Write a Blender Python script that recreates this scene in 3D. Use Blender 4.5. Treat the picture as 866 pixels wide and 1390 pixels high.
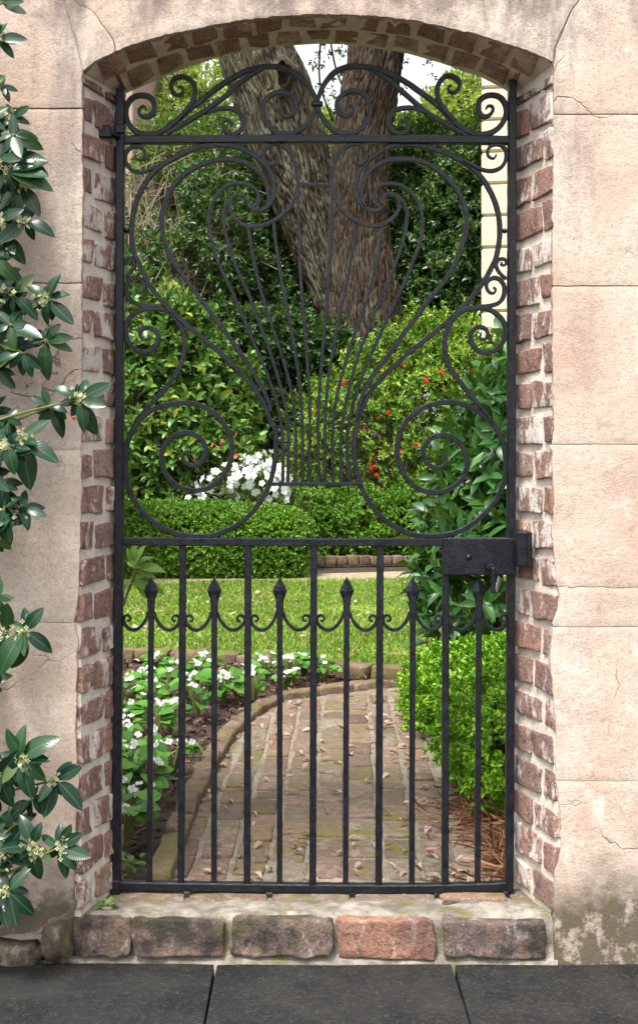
import bpy, math, random
import numpy as np
from mathutils import Vector, Matrix, noise as mn

for o in list(bpy.data.objects): bpy.data.objects.remove(o)
scene = bpy.context.scene
R = math.radians
rng = np.random.default_rng(7)
random.seed(7)

# ------------------------------------------------------------------ camera
FPX, VX, VY, ZC = 1850.0, 415.0, 620.0, 1.075      # focal length in photo pixels, vanishing point, eye height
PW, PH = 866.0, 1390.0
cam = bpy.data.cameras.new('camera'); camo = bpy.data.objects.new('camera', cam)
scene.collection.objects.link(camo); scene.camera = camo
cam.sensor_fit = 'VERTICAL'; cam.sensor_height = 36.0; cam.sensor_width = 24.0
cam.lens = FPX / PH * 36.0
cam.shift_x = (PW / 2 - VX) / PH
cam.shift_y = (VY - PH / 2) / PH
cam.clip_end = 2000; cam.clip_start = 0.05
camo.location = (0, 0, ZC); camo.rotation_euler = (R(90), 0, 0)
scene.render.resolution_x = 637; scene.render.resolution_y = 1024

# ------------------------------------------------------------------ light
SUN_EL, SUN_AZ = 62.0, 208.0        # azimuth: direction the light comes from, clockwise from +Y
world = bpy.data.worlds.new('World'); scene.world = world; world.use_nodes = True
nt = world.node_tree; nt.nodes.clear()
sky = nt.nodes.new('ShaderNodeTexSky'); sky.sky_type = 'NISHITA'; sky.sun_disc = False
sky.sun_elevation = R(SUN_EL); sky.sun_rotation = R(SUN_AZ)
sky.air_density = 1.0; sky.dust_density = 4.0; sky.ozone_density = 1.0
hs = nt.nodes.new('ShaderNodeHueSaturation'); hs.inputs['Saturation'].default_value = 0.22
bgn = nt.nodes.new('ShaderNodeBackground'); bgn.inputs['Strength'].default_value = 0.12
wo = nt.nodes.new('ShaderNodeOutputWorld')
nt.links.new(sky.outputs[0], hs.inputs['Color']); nt.links.new(hs.outputs[0], bgn.inputs['Color'])
nt.links.new(bgn.outputs[0], wo.inputs['Surface'])
sl = bpy.data.lights.new('sun', 'SUN'); sl.energy = 1.5; sl.angle = R(12); sl.color = (1.0, 0.95, 0.88)
so = bpy.data.objects.new('sun', sl); scene.collection.objects.link(so)
d = Vector((math.sin(R(SUN_AZ)) * math.cos(R(SUN_EL)), math.cos(R(SUN_AZ)) * math.cos(R(SUN_EL)), math.sin(R(SUN_EL))))
so.rotation_euler = d.to_track_quat('Z', 'Y').to_euler(); so.location = (0, 0, 30)
vs = scene.view_settings; vs.view_transform = 'Standard'; vs.look = 'None'; vs.gamma = 1.0
vs.use_curve_mapping = False; vs.exposure = 1.63

# ------------------------------------------------------------------ helpers
col = scene.collection
def P(px, py, D): return Vector(((px - VX) / FPX * D, D, ZC - (py - VY) / FPX * D))
def gD(py, z=0.0): return FPX * (ZC - z) / (py - VY)          # distance of ground seen at row py
def link(name, me, parent=None, mat=None):
    o = bpy.data.objects.new(name, me); col.objects.link(o)
    if mat is not None and me is not None and not me.materials: me.materials.append(mat)
    if parent is not None: o.parent = parent
    return o
def tag(o, label=None, cat=None, group=None, kind=None):
    if label: o['label'] = label
    if cat: o['category'] = cat
    if group: o['group'] = group
    if kind: o['kind'] = kind
    return o
def thing(name, label, cat, loc=(0, 0, 0), group=None):
    o = bpy.data.objects.new(name, None); col.objects.link(o); o.location = loc; o.empty_display_size = 0.1
    return tag(o, label, cat, group)
def pydata(name, v, f, smooth=False):
    me = bpy.data.meshes.new(name); me.from_pydata([tuple(x) for x in v], [], f); me.update()
    if smooth: me.polygons.foreach_set('use_smooth', [True] * len(me.polygons))
    return me
def npmesh(name, V, F, smooth=False):
    """V (n,3), F (m,k) all the same k"""
    V = np.asarray(V, dtype=np.float32); F = np.asarray(F, dtype=np.int32); k = F.shape[1]
    me = bpy.data.meshes.new(name)
    me.vertices.add(len(V)); me.vertices.foreach_set('co', V.ravel())
    me.loops.add(F.size); me.loops.foreach_set('vertex_index', F.ravel())
    me.polygons.add(len(F)); me.polygons.foreach_set('loop_start', np.arange(0, F.size, k, dtype=np.int32))
    me.polygons.foreach_set('loop_total', np.full(len(F), k, dtype=np.int32))
    if smooth: me.polygons.foreach_set('use_smooth', np.ones(len(F), dtype=bool))
    me.update(calc_edges=True); me.validate()
    return me
def catmull(pts, step):
    pts = [np.array(p, float) for p in pts]
    ext = [2 * pts[0] - pts[1]] + pts + [2 * pts[-1] - pts[-2]]
    out = []
    for i in range(1, len(ext) - 2):
        p0, p1, p2, p3 = ext[i - 1:i + 3]
        n = max(2, int(np.linalg.norm(p2 - p1) / step))
        for k in range(n):
            t = k / n
            out.append(0.5 * ((2 * p1) + (-p0 + p2) * t + (2 * p0 - 5 * p1 + 4 * p2 - p3) * t * t + (-p0 + 3 * p1 - 3 * p2 + p3) * t ** 3))
    out.append(pts[-1]); return np.array(out)
def unit(a): return a / np.maximum(np.linalg.norm(a, axis=-1, keepdims=True), 1e-9)
def tube(pts, radii, n=8, closed_tip=True):
    """round tube along 3d points"""
    pts = np.array(pts, float); m = len(pts)
    radii = np.full(m, radii) if np.isscalar(radii) else np.array(radii, float)
    T = np.gradient(pts, axis=0); T = unit(T)
    ref = np.array([0.31, 0.17, 0.93]);
    if abs(np.dot(T[0], ref)) > .9: ref = np.array([1., 0, 0])
    V = []; F = []
    s = unit(np.cross(T[0], ref))
    for i in range(m):
        s = unit(s - T[i] * np.dot(s, T[i])); b = np.cross(T[i], s)
        for k in range(n):
            a = 2 * math.pi * k / n
            V.append(pts[i] + radii[i] * (math.cos(a) * s + math.sin(a) * b))
    for i in range(m - 1):
        for k in range(n):
            k2 = (k + 1) % n
            F.append((i * n + k, i * n + k2, (i + 1) * n + k2, (i + 1) * n + k))
    F.append(tuple(range(n))[::-1]); F.append(tuple((m - 1) * n + k for k in range(n)))
    return V, F
class MB:
    def __init__(s): s.v = []; s.f = []
    def add(s, v, f):
        b = len(s.v); s.v += [tuple(x) for x in v]; s.f += [tuple(i + b for i in q) for q in f]; return s
    def box(s, lo, hi, bev=0.0, M=None):
        v, f = bevbox(lo, hi, bev)
        if M is not None: v = [M @ Vector(x) for x in v]
        return s.add(v, f)
    def tube(s, pts, r, n=8): return s.add(*tube(pts, r, n))
    def build(s, name, mat, parent=None, smooth=False): return link(name, pydata(name, s.v, s.f, smooth), parent, mat)
def bevbox(lo, hi, b):
    lo = np.array(lo, float); hi = np.array(hi, float)
    if b <= 0:
        v = [(x, y, z) for x in (lo[0], hi[0]) for y in (lo[1], hi[1]) for z in (lo[2], hi[2])]
        return v, [(0, 1, 3, 2), (4, 6, 7, 5), (0, 4, 5, 1), (2, 3, 7, 6), (0, 2, 6, 4), (1, 5, 7, 3)]
    v = []; idx = {}
    for sx in (0, 1):
        for sy in (0, 1):
            for sz in (0, 1):
                c = [(lo, hi)[s][i] for i, s in enumerate((sx, sy, sz))]
                for ax in range(3):
                    p = list(c)
                    for j in range(3):
                        if j != ax: p[j] += b * (1 if (sx, sy, sz)[j] == 0 else -1)
                    idx[(sx, sy, sz, ax)] = len(v); v.append(p)
    f = []
    def g(s, ax): return idx[(s[0], s[1], s[2], ax)]
    for ax in range(3):
        u, w = [j for j in range(3) if j != ax]
        for side in (0, 1):
            q = []
            for (a, c) in ((0, 0), (1, 0), (1, 1), (0, 1)):
                s = [0, 0, 0]; s[ax] = side; s[u] = a; s[w] = c; q.append(g(s, ax))
            f.append(q)
        for a in (0, 1):
            for c in (0, 1):
                s0 = [0, 0, 0]; s0[u] = a; s0[w] = c; s1 = list(s0); s1[ax] = 1
                f.append((g(s0, u), g(s1, u), g(s1, w), g(s0, w)))
    for sx in (0, 1):
        for sy in (0, 1):
            for sz in (0, 1): f.append(tuple(idx[(sx, sy, sz, k)] for k in range(3)))
    # orient outward
    cen = (lo + hi) / 2; V = np.array(v); out = []
    for q in f:
        p = V[list(q)]; n = np.cross(p[1] - p[0], p[2] - p[0])
        out.append(tuple(q) if np.dot(n, p.mean(0) - cen) > 0 else tuple(q)[::-1])
    return v, out

# ------------------------------------------------------------------ materials
class NT:
    def __init__(s, name):
        s.m = bpy.data.materials.new(name); s.m.use_nodes = True; s.t = s.m.node_tree; s.t.nodes.clear()
        s.out = s.t.nodes.new('ShaderNodeOutputMaterial')
    def n(s, typ, **kw):
        nd = s.t.nodes.new('ShaderNode' + typ)
        for k, v in kw.items():
            if k in nd.inputs: s.set(nd.inputs[k], v)
            else: setattr(nd, k, v)
        return nd
    def set(s, inp, v):
        if isinstance(v, bpy.types.NodeSocket): s.t.links.new(v, inp)
        elif isinstance(v, tuple) and len(v) == 3 and inp.type == 'RGBA': inp.default_value = (*v, 1)
        else: inp.default_value = v
    def noise(s, vec, scale, detail=4, rough=.55, dist=0.0):
        nd = s.n('TexNoise', Scale=scale, Detail=detail, Roughness=rough, Distortion=dist)
        if vec is not None: s.set(nd.inputs['Vector'], vec)
        return nd.outputs['Fac']
    def ramp(s, fac, stops, interp='LINEAR'):
        nd = s.n('ValToRGB'); cr = nd.color_ramp; cr.interpolation = interp
        while len(cr.elements) < len(stops): cr.elements.new(.5)
        for e, (p, c) in zip(cr.elements, stops):
            e.position = p; e.color = (c, c, c, 1) if np.isscalar(c) else (*c, 1)
        s.set(nd.inputs[0], fac); return nd.outputs[0]
    def mix(s, fac, a, b, mode='MIX'):
        nd = s.n('Mix'); nd.data_type = 'RGBA'; nd.blend_type = mode
        s.set(nd.inputs[0], fac); s.set(nd.inputs[6], a); s.set(nd.inputs[7], b); return nd.outputs[2]
    def math(s, op, a, b=0.0, c=0.0, clamp=False):
        nd = s.n('Math'); nd.operation = op; nd.use_clamp = clamp
        s.set(nd.inputs[0], a); s.set(nd.inputs[1], b); s.set(nd.inputs[2], c); return nd.outputs[0]
    def maprange(s, v, a, b, c=0.0, d=1.0):
        nd = s.n('MapRange'); s.set(nd.inputs[0], v)
        for i, x in enumerate((a, b, c, d)): nd.inputs[i + 1].default_value = x
        return nd.outputs[0]
    def mapping(s, vec, scale=(1, 1, 1), loc=(0, 0, 0), rot=(0, 0, 0)):
        nd = s.n('Mapping'); nd.inputs['Scale'].default_value = scale; nd.inputs['Location'].default_value = loc
        nd.inputs['Rotation'].default_value = rot
        s.set(nd.inputs['Vector'], vec); return nd.outputs[0]
    def pos(s): return s.n('NewGeometry').outputs['Position']
    def bump(s, h, strength, dist): return s.n('Bump', Strength=strength, Distance=dist, Height=h).outputs[0]
    def bsdf(s, color, rough=.8, normal=None, metallic=0.0, spec=.5, trans=None, tw=.35, coat=0.0):
        b = s.n('BsdfPrincipled'); s.set(b.inputs['Base Color'], color); s.set(b.inputs['Roughness'], rough)
        s.set(b.inputs['Metallic'], metallic); s.set(b.inputs['Specular IOR Level'], spec); s.set(b.inputs['Coat Weight'], coat)
        if normal is not None: s.set(b.inputs['Normal'], normal)
        o = b.outputs[0]
        if trans is not None:
            t = s.n('BsdfTranslucent'); s.set(t.inputs['Color'], trans)
            mx = s.n('MixShader'); mx.inputs[0].default_value = tw
            s.t.links.new(o, mx.inputs[1]); s.t.links.new(t.outputs[0], mx.inputs[2]); o = mx.outputs[0]
        s.t.links.new(o, s.out.inputs['Surface']); return s.m
def sep_z(n, p):
    s = n.n('SeparateXYZ'); n.set(s.inputs[0], p); return s.outputs

def mat_stucco():
    n = NT('old_stucco'); p = n.pos(); X, Y, Z = sep_z(n, p)
    big = n.noise(p, 1.7, 5, .6); mid = n.noise(p, 7, 6, .65); fine = n.noise(p, 75, 5, .75); grit = n.noise(p, 210, 3, .75)
    c = n.ramp(big, [(.34, (.50, .365, .285)), (.46, (.585, .475, .39)), (.60, (.665, .575, .485))])
    c = n.mix(n.ramp(mid, [(.42, 0.0), (.66, .7)]), c, (.66, .545, .455))
    pk = n.noise(n.mapping(p, (1, 1, .6), (4, 2, 9)), 4.2, 5, .6)
    c = n.mix(n.ramp(pk, [(.48, 0.0), (.68, .7)]), c, (.54, .36, .27))
    gy = n.noise(n.mapping(p, (1, 1, .8), (2, 6, 3)), 5.5, 6, .68)
    c = n.mix(n.ramp(gy, [(.52, 0.0), (.68, .34)]), c, (.42, .36, .315))
    pd = n.n('VectorMath', operation='ADD'); n.set(pd.inputs[0], p); nv = n.n('TexNoise', Scale=9.0, Detail=4.0); n.set(nv.inputs['Vector'], p); sc_ = n.n('VectorMath', operation='SCALE'); n.set(sc_.inputs[0], nv.outputs['Color']); sc_.inputs['Scale'].default_value = .12; n.set(pd.inputs[1], sc_.outputs[0])
    vo = n.n('TexVoronoi', feature='DISTANCE_TO_EDGE'); vo.inputs['Scale'].default_value = 3.1; n.set(vo.inputs['Vector'], pd.outputs[0])
    crk = n.math('MULTIPLY', n.maprange(vo.outputs['Distance'], .0075, .001), n.ramp(n.noise(n.mapping(p, (1, 1, 1), (8, 8, 8)), 2.3, 3), [(.54, 0.0), (.60, .75)]))
    c = n.mix(crk, c, (.16, .11, .085))
    c = n.mix(n.ramp(fine, [(.34, .42), (.54, 0.0)]), c, (.36, .27, .215))
    c = n.mix(n.ramp(grit, [(.34, .75), (.47, 0.0), (.60, 0.0), (.72, .35)]), c, (.36, .29, .24))
    # grey weather streaks running down from the wall top
    st = n.noise(n.mapping(p, (3.2, 1, .75), (3.3, 0, 1.2)), 2.2, 6, .68)
    top = n.maprange(Z, .9, 2.0)
    sm = n.math('MULTIPLY', n.ramp(st, [(.50, 0.0), (.66, .8)]), top)
    c = n.mix(sm, c, (.17, .14, .135))
    ts = n.noise(n.mapping(p, (1.6, 1, 1.0), (.4, 0, 7.2)), 5.5, 7, .7)
    c = n.mix(n.math('MULTIPLY', n.ramp(ts, [(.42, 0.0), (.58, .85)]), n.maprange(Z, 1.98, 2.14)), c, (.16, .125, .115))
    bl = n.noise(n.mapping(p, (1, 1, 1), (7, 3, 5)), 16, 7, .72)
    c = n.mix(n.ramp(bl, [(.58, 0.0), (.72, .55)]), c, (.24, .20, .18))
    # pale lime bloom lower down
    lm = n.noise(n.mapping(p, (1, 1, 1), (1, 8, 2)), 11, 7, .7)
    c = n.mix(n.math('MULTIPLY', n.ramp(lm, [(.56, 0.0), (.68, .7)]), n.maprange(Z, 1.5, .7)), c, (.76, .68, .62))
    # damp dirt at the foot of the wall
    dn = n.math('ADD', Z, n.math('MULTIPLY', n.math('SUBTRACT', n.noise(p, 9, 6, .65), .5), .30))
    damp = n.maprange(dn, .17, .02)
    c = n.mix(n.math('MULTIPLY', damp, .92), c, (.085, .068, .045))
    c = n.mix(n.math('MULTIPLY', n.ramp(n.noise(p, 26, 5), [(.54, 0.0), (.66, .4)]), damp), c, (.13, .12, .045))
    c = n.mix(n.math('MULTIPLY', n.ramp(n.noise(n.mapping(p, (1, 1, 1), (3, 3, 3)), 17, 6, .7), [(.50, 0.0), (.60, .8)]), damp), c, (.46, .38, .31))
    h = n.math('ADD', n.math('MULTIPLY', fine, .7), n.math('ADD', n.math('MULTIPLY', grit, .45), n.math('MULTIPLY', mid, .8)))
    h = n.math('SUBTRACT', h, n.math('MULTIPLY', crk, .8))
    return n.bsdf(c, .92, n.bump(h, .65, .006), spec=.2)
def mat_brick(name, stops, lime=.5, moss=0.0, limecol=(.60, .54, .47), bs=1.0, soot=0.0, lt=0.0, mlo=.50, warm=.55):
    n = NT(name); p = n.pos(); oi = n.n('ObjectInfo').outputs['Random']
    pj = n.n('VectorMath', operation='ADD'); n.set(pj.inputs[0], p); cx = n.n('CombineXYZ'); n.set(cx.inputs[0], n.math('MULTIPLY', oi, 31.0)); n.set(pj.inputs[1], cx.outputs[0]); q = pj.outputs[0]
    c = n.ramp(oi, stops)
    a = n.noise(q, 38, 6, .65); b = n.noise(q, 150, 4, .7); w = n.noise(q, 14, 5, .6)
    c = n.mix(n.ramp(a, [(.34, .55), (.56, 0.0)]), c, (.085, .055, .048))
    c = n.mix(n.ramp(w, [(.5, 0.0), (.72, warm)]), c, (.40, .215, .145))
    c = n.mix(n.ramp(b, [(.34, .8), (.48, 0.0)]), c, (.075, .05, .042)); c = n.mix(n.ramp(b, [(.56, 0.0), (.70, .45)]), c, (.52, .40, .33))
    lv = n.noise(n.mapping(q, (1, 1, .55)), 26, 7, .72)
    th = n.math('MULTIPLY', n.math('FRACT', n.math('MULTIPLY', oi, 7.31)), .16)
    lf = n.maprange(n.math('ADD', lv, n.math('SUBTRACT', th, .08)), .55 + lt, .63 + lt)
    c = n.mix(n.math('MULTIPLY', lf, lime), c, limecol)
    if soot:
        sv = n.noise(n.mapping(q, (1, 1, 1), (2, 5, 1)), 9, 6, .65)
        c = n.mix(n.math('MULTIPLY', n.ramp(sv, [(.44, 0.0), (.58, 1.0)]), soot), c, (.035, .03, .028))
    if moss:
        mv = n.noise(n.mapping(q, (1, 1, 1), (5, 5, 5)), 13, 7, .7)
        mv = n.math('ADD', mv, n.math('MULTIPLY', n.math('SUBTRACT', n.math('FRACT', n.math('MULTIPLY', oi, 13.7)), .5), .14))
        c = n.mix(n.math('MULTIPLY', n.ramp(mv, [(mlo, 0.0), (mlo + .12, 1.0)]), moss), c, (.15, .135, .035))
    h = n.math('ADD', n.math('MULTIPLY', a, 1.0), n.math('MULTIPLY', b, .6))
    return n.bsdf(c, .9, n.bump(h, .9, .007 * bs), spec=.25)
def mat_mortar(name, colr, dark, moss=0.0):
    n = NT(name); p = n.pos()
    a = n.noise(p, 22, 6, .65); b = n.noise(p, 170, 4, .7); w = n.noise(p, 5, 5, .6)
    c = n.mix(n.ramp(a, [(.38, .8), (.6, 0.0)]), colr, dark)
    c = n.mix(n.ramp(w, [(.42, .5), (.56, 0.0)]), c, dark)
    if moss:
        c = n.mix(n.math('MULTIPLY', n.ramp(n.noise(n.mapping(p, (1, 1, 1), (3, 1, 1)), 10, 6, .7), [(.5, 0.0), (.62, 1.0)]), moss), c, (.12, .12, .03))
    h = n.math('ADD', a, n.math('MULTIPLY', b, .5))
    return n.bsdf(c, .95, n.bump(h, .9, .008), spec=.2)
def mat_iron():
    n = NT('black_painted_iron'); p = n.pos()
    a = n.noise(p, 45, 5, .6); b = n.noise(p, 260, 3, .6); r = n.noise(n.mapping(p, (1, 1, 1), (2, 9, 4)), 19, 6, .7)
    c = n.mix(n.ramp(a, [(.4, 0.0), (.7, 1.0)]), (.0035, .0045, .0075), (.009, .011, .017))
    c = n.mix(n.ramp(r, [(.68, 0.0), (.74, .75)]), c, (.12, .045, .022))
    c = n.mix(n.ramp(b, [(.70, 0.0), (.78, .4)]), c, (.10, .11, .12))
    h = n.math('ADD', a, n.math('MULTIPLY', b, .6))
    return n.bsdf(c, n.ramp(a, [(.3, .28), (.7, .5)]), n.bump(h, .7, .0025), spec=.36)
def mat_leaf(name, stops, rough=.42, tw=.3, back=None, spec=.5, hue=None, veins=False):
    n = NT(name); g = n.n('NewGeometry'); oi = n.n('ObjectInfo').outputs['Random']
    rv = n.math('FRACT', n.math('ADD', g.outputs['Random Per Island'], n.math('MULTIPLY', oi, 5.7)))
    c = n.ramp(rv, stops)
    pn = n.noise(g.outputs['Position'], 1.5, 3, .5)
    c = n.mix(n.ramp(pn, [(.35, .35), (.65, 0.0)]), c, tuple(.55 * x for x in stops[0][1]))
    t = n.mix(.5, c, (.20, .30, .02), 'MIX') if back is None else back
    nm = None
    if veins:
        tc = n.n('TexCoord').outputs['Object']; x, y, z = sep_z(n, tc)
        wv = n.math('SINE', n.math('MULTIPLY', n.math('SUBTRACT', x, n.math('MULTIPLY', n.math('ABSOLUTE', y), .9)), 70.0))
        mid = n.maprange(n.math('ABSOLUTE', y), .0, .022)
        c = n.mix(n.math('MULTIPLY', n.math('SUBTRACT', 1.0, mid), .55), c, (.10, .17, .07))
        nm = n.bump(wv, .10, .0006)
    return n.bsdf(c, rough, nm, spec=spec, trans=t, tw=tw)
def mat_plain(name, c1, c2, scale=40, rough=.85, bump=.5, dist=.004, spec=.3):
    n = NT(name); p = n.pos(); a = n.noise(p, scale, 6, .65)
    return n.bsdf(n.mix(n.ramp(a, [(.35, 0.0), (.65, 1.0)]), c1, c2), rough, n.bump(a, bump, dist), spec=spec)
def mat_bark(name='oak_bark', lich=.55, lo=.52):
    n = NT(name); p = n.pos()
    st = n.mapping(p, (1, 1, .28))
    a = n.noise(st, 14, 7, .65, .6); b = n.noise(st, 48, 5, .65); w = n.noise(p, 1.3, 5, .6); gl = n.noise(n.mapping(p, (1, 1, .5), (4, 4, 4)), 5, 6, .65)
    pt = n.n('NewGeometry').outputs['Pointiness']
    c = n.mix(n.ramp(a, [(.36, 0.0), (.62, 1.0)]), (.022, .015, .011), (.115, .088, .066))
    c = n.mix(n.ramp(w, [(.40, .5), (.60, 0.0)]), c, (.095, .058, .040))
    c = n.mix(n.ramp(b, [(.36, .8), (.52, 0.0)]), c, (.02, .013, .009))
    c = n.mix(n.ramp(gl, [(lo, 0.0), (lo + .14, lich)]), c, (.185, .19, .12))
    c = n.mix(n.ramp(n.noise(n.mapping(p, (1, 1, .6), (9, 1, 0)), 2.1, 5, .6), [(.58, 0.0), (.70, .6)]), c, (.115, .105, .03))
    c = n.mix(n.ramp(pt, [(.46, .95), (.51, 0.0)]), c, (.022, .014, .010))  # furrows darkened by pointiness: crease shade put into the bark colour
    h = n.math('ADD', a, n.math('MULTIPLY', b, .5))
    return n.bsdf(c, .95, n.bump(h, 1.0, .05), spec=.15)

M = {}
M['stucco'] = mat_stucco()
RED = [(0.0, (.26, .15, .125)), (.3, (.35, .20, .155)), (.55, (.25, .165, .145)), (.8, (.39, .225, .165)), (1.0, (.37, .265, .225))]
M['brick'] = mat_brick('old_red_brick', RED, .9, limecol=(.68, .61, .55), lt=-.035, bs=1.2)
M['arch_brick'] = mat_brick('arch_brick', [(0, (.36, .22, .165)), (.5, (.46, .29, .215)), (1, (.38, .26, .20))], .6, soot=.2, lt=-.01, moss=.12, limecol=(.62, .51, .40))
M['step_brick'] = mat_brick('step_brick', [(0, (.13, .10, .09)), (.5, (.19, .135, .115)), (1, (.15, .11, .10))], .55, moss=.4, soot=.95, limecol=(.46, .40, .36))
M['red_step_brick'] = mat_brick('worn_orange_brick', [(0, (.33, .165, .115)), (1, (.33, .165, .115))], .45, soot=.45, limecol=(.60, .47, .40))
M['path_brick'] = mat_brick('path_brick', [(0, (.10, .072, .055)), (.2, (.22, .14, .10)), (.4, (.12, .10, .08)), (.6, (.26, .165, .12)), (.8, (.165, .135, .105)), (1, (.24, .19, .145))], .3, moss=.85, limecol=(.42, .37, .31), mlo=.515, warm=.12)
M['edge_brick'] = mat_brick('mossy_edging_brick', [(0, (.14, .095, .065)), (1, (.21, .14, .095))], .15, moss=.85, mlo=.48, warm=.2, soot=.4)
M['far_brick'] = mat_brick('garden_wall_brick', [(0, (.10, .065, .05)), (.5, (.16, .09, .07)), (1, (.12, .09, .07))], .3, moss=.4, limecol=(.3, .25, .2))
M['mortar'] = mat_mortar('lime_mortar', (.80, .73, .63), (.62, .53, .44))
M['soffit_mortar'] = mat_mortar('sooty_mortar', (.43, .335, .255), (.25, .19, .145))
M['step_mortar'] = mat_mortar('step_mortar', (.36, .325, .28), (.12, .10, .08), .75)
M['path_mortar'] = mat_mortar('path_mortar', (.30, .26, .205), (.19, .155, .12), .6)
M['iron'] = mat_iron()
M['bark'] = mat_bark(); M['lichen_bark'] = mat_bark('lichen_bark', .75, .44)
M['hollow'] = mat_plain('hollow_shade', (.012, .008, .006), (.045, .025, .018), 20)  # shade inside the knot hole, put into a near-black brown
M['soil'] = mat_plain('dark_soil', (.035, .024, .018), (.075, .05, .036), 30, .95, .9, .01)
M['turf_soil'] = mat_plain('lawn_soil', (.15, .26, .03), (.30, .34, .08), 9, .95)
def mat_slate():
    n = NT('dark_bluestone'); p = n.pos(); a = n.noise(p, 7, 7, .7); b = n.noise(p, 60, 5, .7); d_ = n.noise(p, 170, 3, .75)
    c = n.mix(n.ramp(a, [(.35, 0.0), (.65, 1.0)]), (.009, .0095, .011), (.026, .025, .024))
    c = n.mix(n.ramp(b, [(.54, 0.0), (.66, .7)]), c, (.048, .045, .040)); c = n.mix(n.ramp(d_, [(.58, 0.0), (.68, .8)]), c, (.085, .08, .07))
    return n.bsdf(c, .8, n.bump(n.math('ADD', a, n.math('ADD', n.math('MULTIPLY', b, .6), n.math('MULTIPLY', d_, .3))), .9, .006), spec=.2)
M['slate'] = mat_slate()
M['steel'] = NT('worn_steel').bsdf((.6, .58, .55), .25, metallic=1.0)
M['twig'] = mat_plain('twig_bark', (.06, .05, .03), (.12, .10, .055), 60)
M['green_stem'] = mat_plain('green_stem', (.10, .13, .03), (.16, .18, .06), 60)
M['dry_twig'] = mat_plain('dry_pale_twig', (.20, .14, .10), (.34, .255, .20), 25)
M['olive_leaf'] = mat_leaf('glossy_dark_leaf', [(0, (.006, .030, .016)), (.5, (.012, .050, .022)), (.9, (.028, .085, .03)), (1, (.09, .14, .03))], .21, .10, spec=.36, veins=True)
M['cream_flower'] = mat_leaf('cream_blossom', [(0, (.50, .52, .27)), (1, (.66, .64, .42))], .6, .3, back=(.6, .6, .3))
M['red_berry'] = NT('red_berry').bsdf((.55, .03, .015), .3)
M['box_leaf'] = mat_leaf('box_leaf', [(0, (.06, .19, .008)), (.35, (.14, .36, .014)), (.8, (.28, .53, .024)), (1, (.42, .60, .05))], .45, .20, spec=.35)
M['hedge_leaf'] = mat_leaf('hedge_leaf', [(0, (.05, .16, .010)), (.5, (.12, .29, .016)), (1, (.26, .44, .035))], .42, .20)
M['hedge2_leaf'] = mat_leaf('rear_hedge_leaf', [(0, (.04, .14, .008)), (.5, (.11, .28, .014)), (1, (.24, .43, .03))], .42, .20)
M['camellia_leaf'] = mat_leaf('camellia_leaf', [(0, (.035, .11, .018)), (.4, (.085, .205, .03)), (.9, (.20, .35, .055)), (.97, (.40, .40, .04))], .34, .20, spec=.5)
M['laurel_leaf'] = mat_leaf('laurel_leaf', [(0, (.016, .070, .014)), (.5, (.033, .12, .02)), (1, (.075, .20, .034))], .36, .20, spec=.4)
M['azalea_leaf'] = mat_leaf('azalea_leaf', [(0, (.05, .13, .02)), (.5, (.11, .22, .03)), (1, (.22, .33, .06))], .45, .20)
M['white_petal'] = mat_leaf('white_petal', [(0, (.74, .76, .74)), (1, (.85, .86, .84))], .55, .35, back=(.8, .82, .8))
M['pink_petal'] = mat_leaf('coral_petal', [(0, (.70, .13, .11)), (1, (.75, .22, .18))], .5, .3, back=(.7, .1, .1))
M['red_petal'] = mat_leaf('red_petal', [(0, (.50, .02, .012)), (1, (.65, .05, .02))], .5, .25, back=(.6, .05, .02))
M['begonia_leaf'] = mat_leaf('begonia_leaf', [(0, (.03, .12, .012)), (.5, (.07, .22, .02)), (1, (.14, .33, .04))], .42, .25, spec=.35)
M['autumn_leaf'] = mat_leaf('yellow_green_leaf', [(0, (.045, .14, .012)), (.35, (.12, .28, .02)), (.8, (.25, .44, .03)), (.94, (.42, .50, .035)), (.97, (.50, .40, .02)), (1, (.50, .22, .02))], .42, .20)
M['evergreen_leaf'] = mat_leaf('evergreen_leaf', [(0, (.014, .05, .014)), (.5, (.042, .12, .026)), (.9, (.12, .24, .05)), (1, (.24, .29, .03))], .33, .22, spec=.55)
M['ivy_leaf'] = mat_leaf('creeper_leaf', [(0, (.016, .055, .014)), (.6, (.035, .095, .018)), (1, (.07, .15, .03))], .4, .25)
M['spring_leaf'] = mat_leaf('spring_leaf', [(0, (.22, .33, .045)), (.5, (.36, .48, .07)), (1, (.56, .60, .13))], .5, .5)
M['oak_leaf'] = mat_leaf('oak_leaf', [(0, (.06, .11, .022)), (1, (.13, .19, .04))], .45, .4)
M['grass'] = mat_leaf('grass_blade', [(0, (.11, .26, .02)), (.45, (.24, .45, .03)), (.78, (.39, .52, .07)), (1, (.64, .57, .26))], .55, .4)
M['dry_leaf'] = mat_leaf('dry_leaf', [(0, (.20, .10, .055)), (.3, (.34, .21, .13)), (.7, (.47, .35, .25)), (1, (.58, .48, .38))], .7, .2, back=(.35, .2, .1))
M['mulch'] = mat_leaf('bark_mulch', [(0, (.05, .026, .018)), (.5, (.105, .05, .034)), (1, (.21, .13, .09))], .9, .05, back=(.1, .05, .03))
M['pine_straw'] = mat_leaf('pine_straw', [(0, (.15, .058, .026)), (.5, (.27, .115, .05)), (1, (.38, .22, .12))], .8, .1, back=(.3, .15, .06))
M['cream_block'] = mat_mortar('cream_render', (.64, .57, .42), (.60, .52, .385))
M['cream_joint'] = mat_mortar('cream_render_joint', (.46, .39, .27), (.38, .32, .22))
M['pink_render'] = mat_mortar('pink_render', (.52, .36, .30), (.42, .29, .25))
M['pavement_sand'] = mat_mortar('sandy_walk', (.42, .34, .24), (.28, .22, .15), .4)

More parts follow.
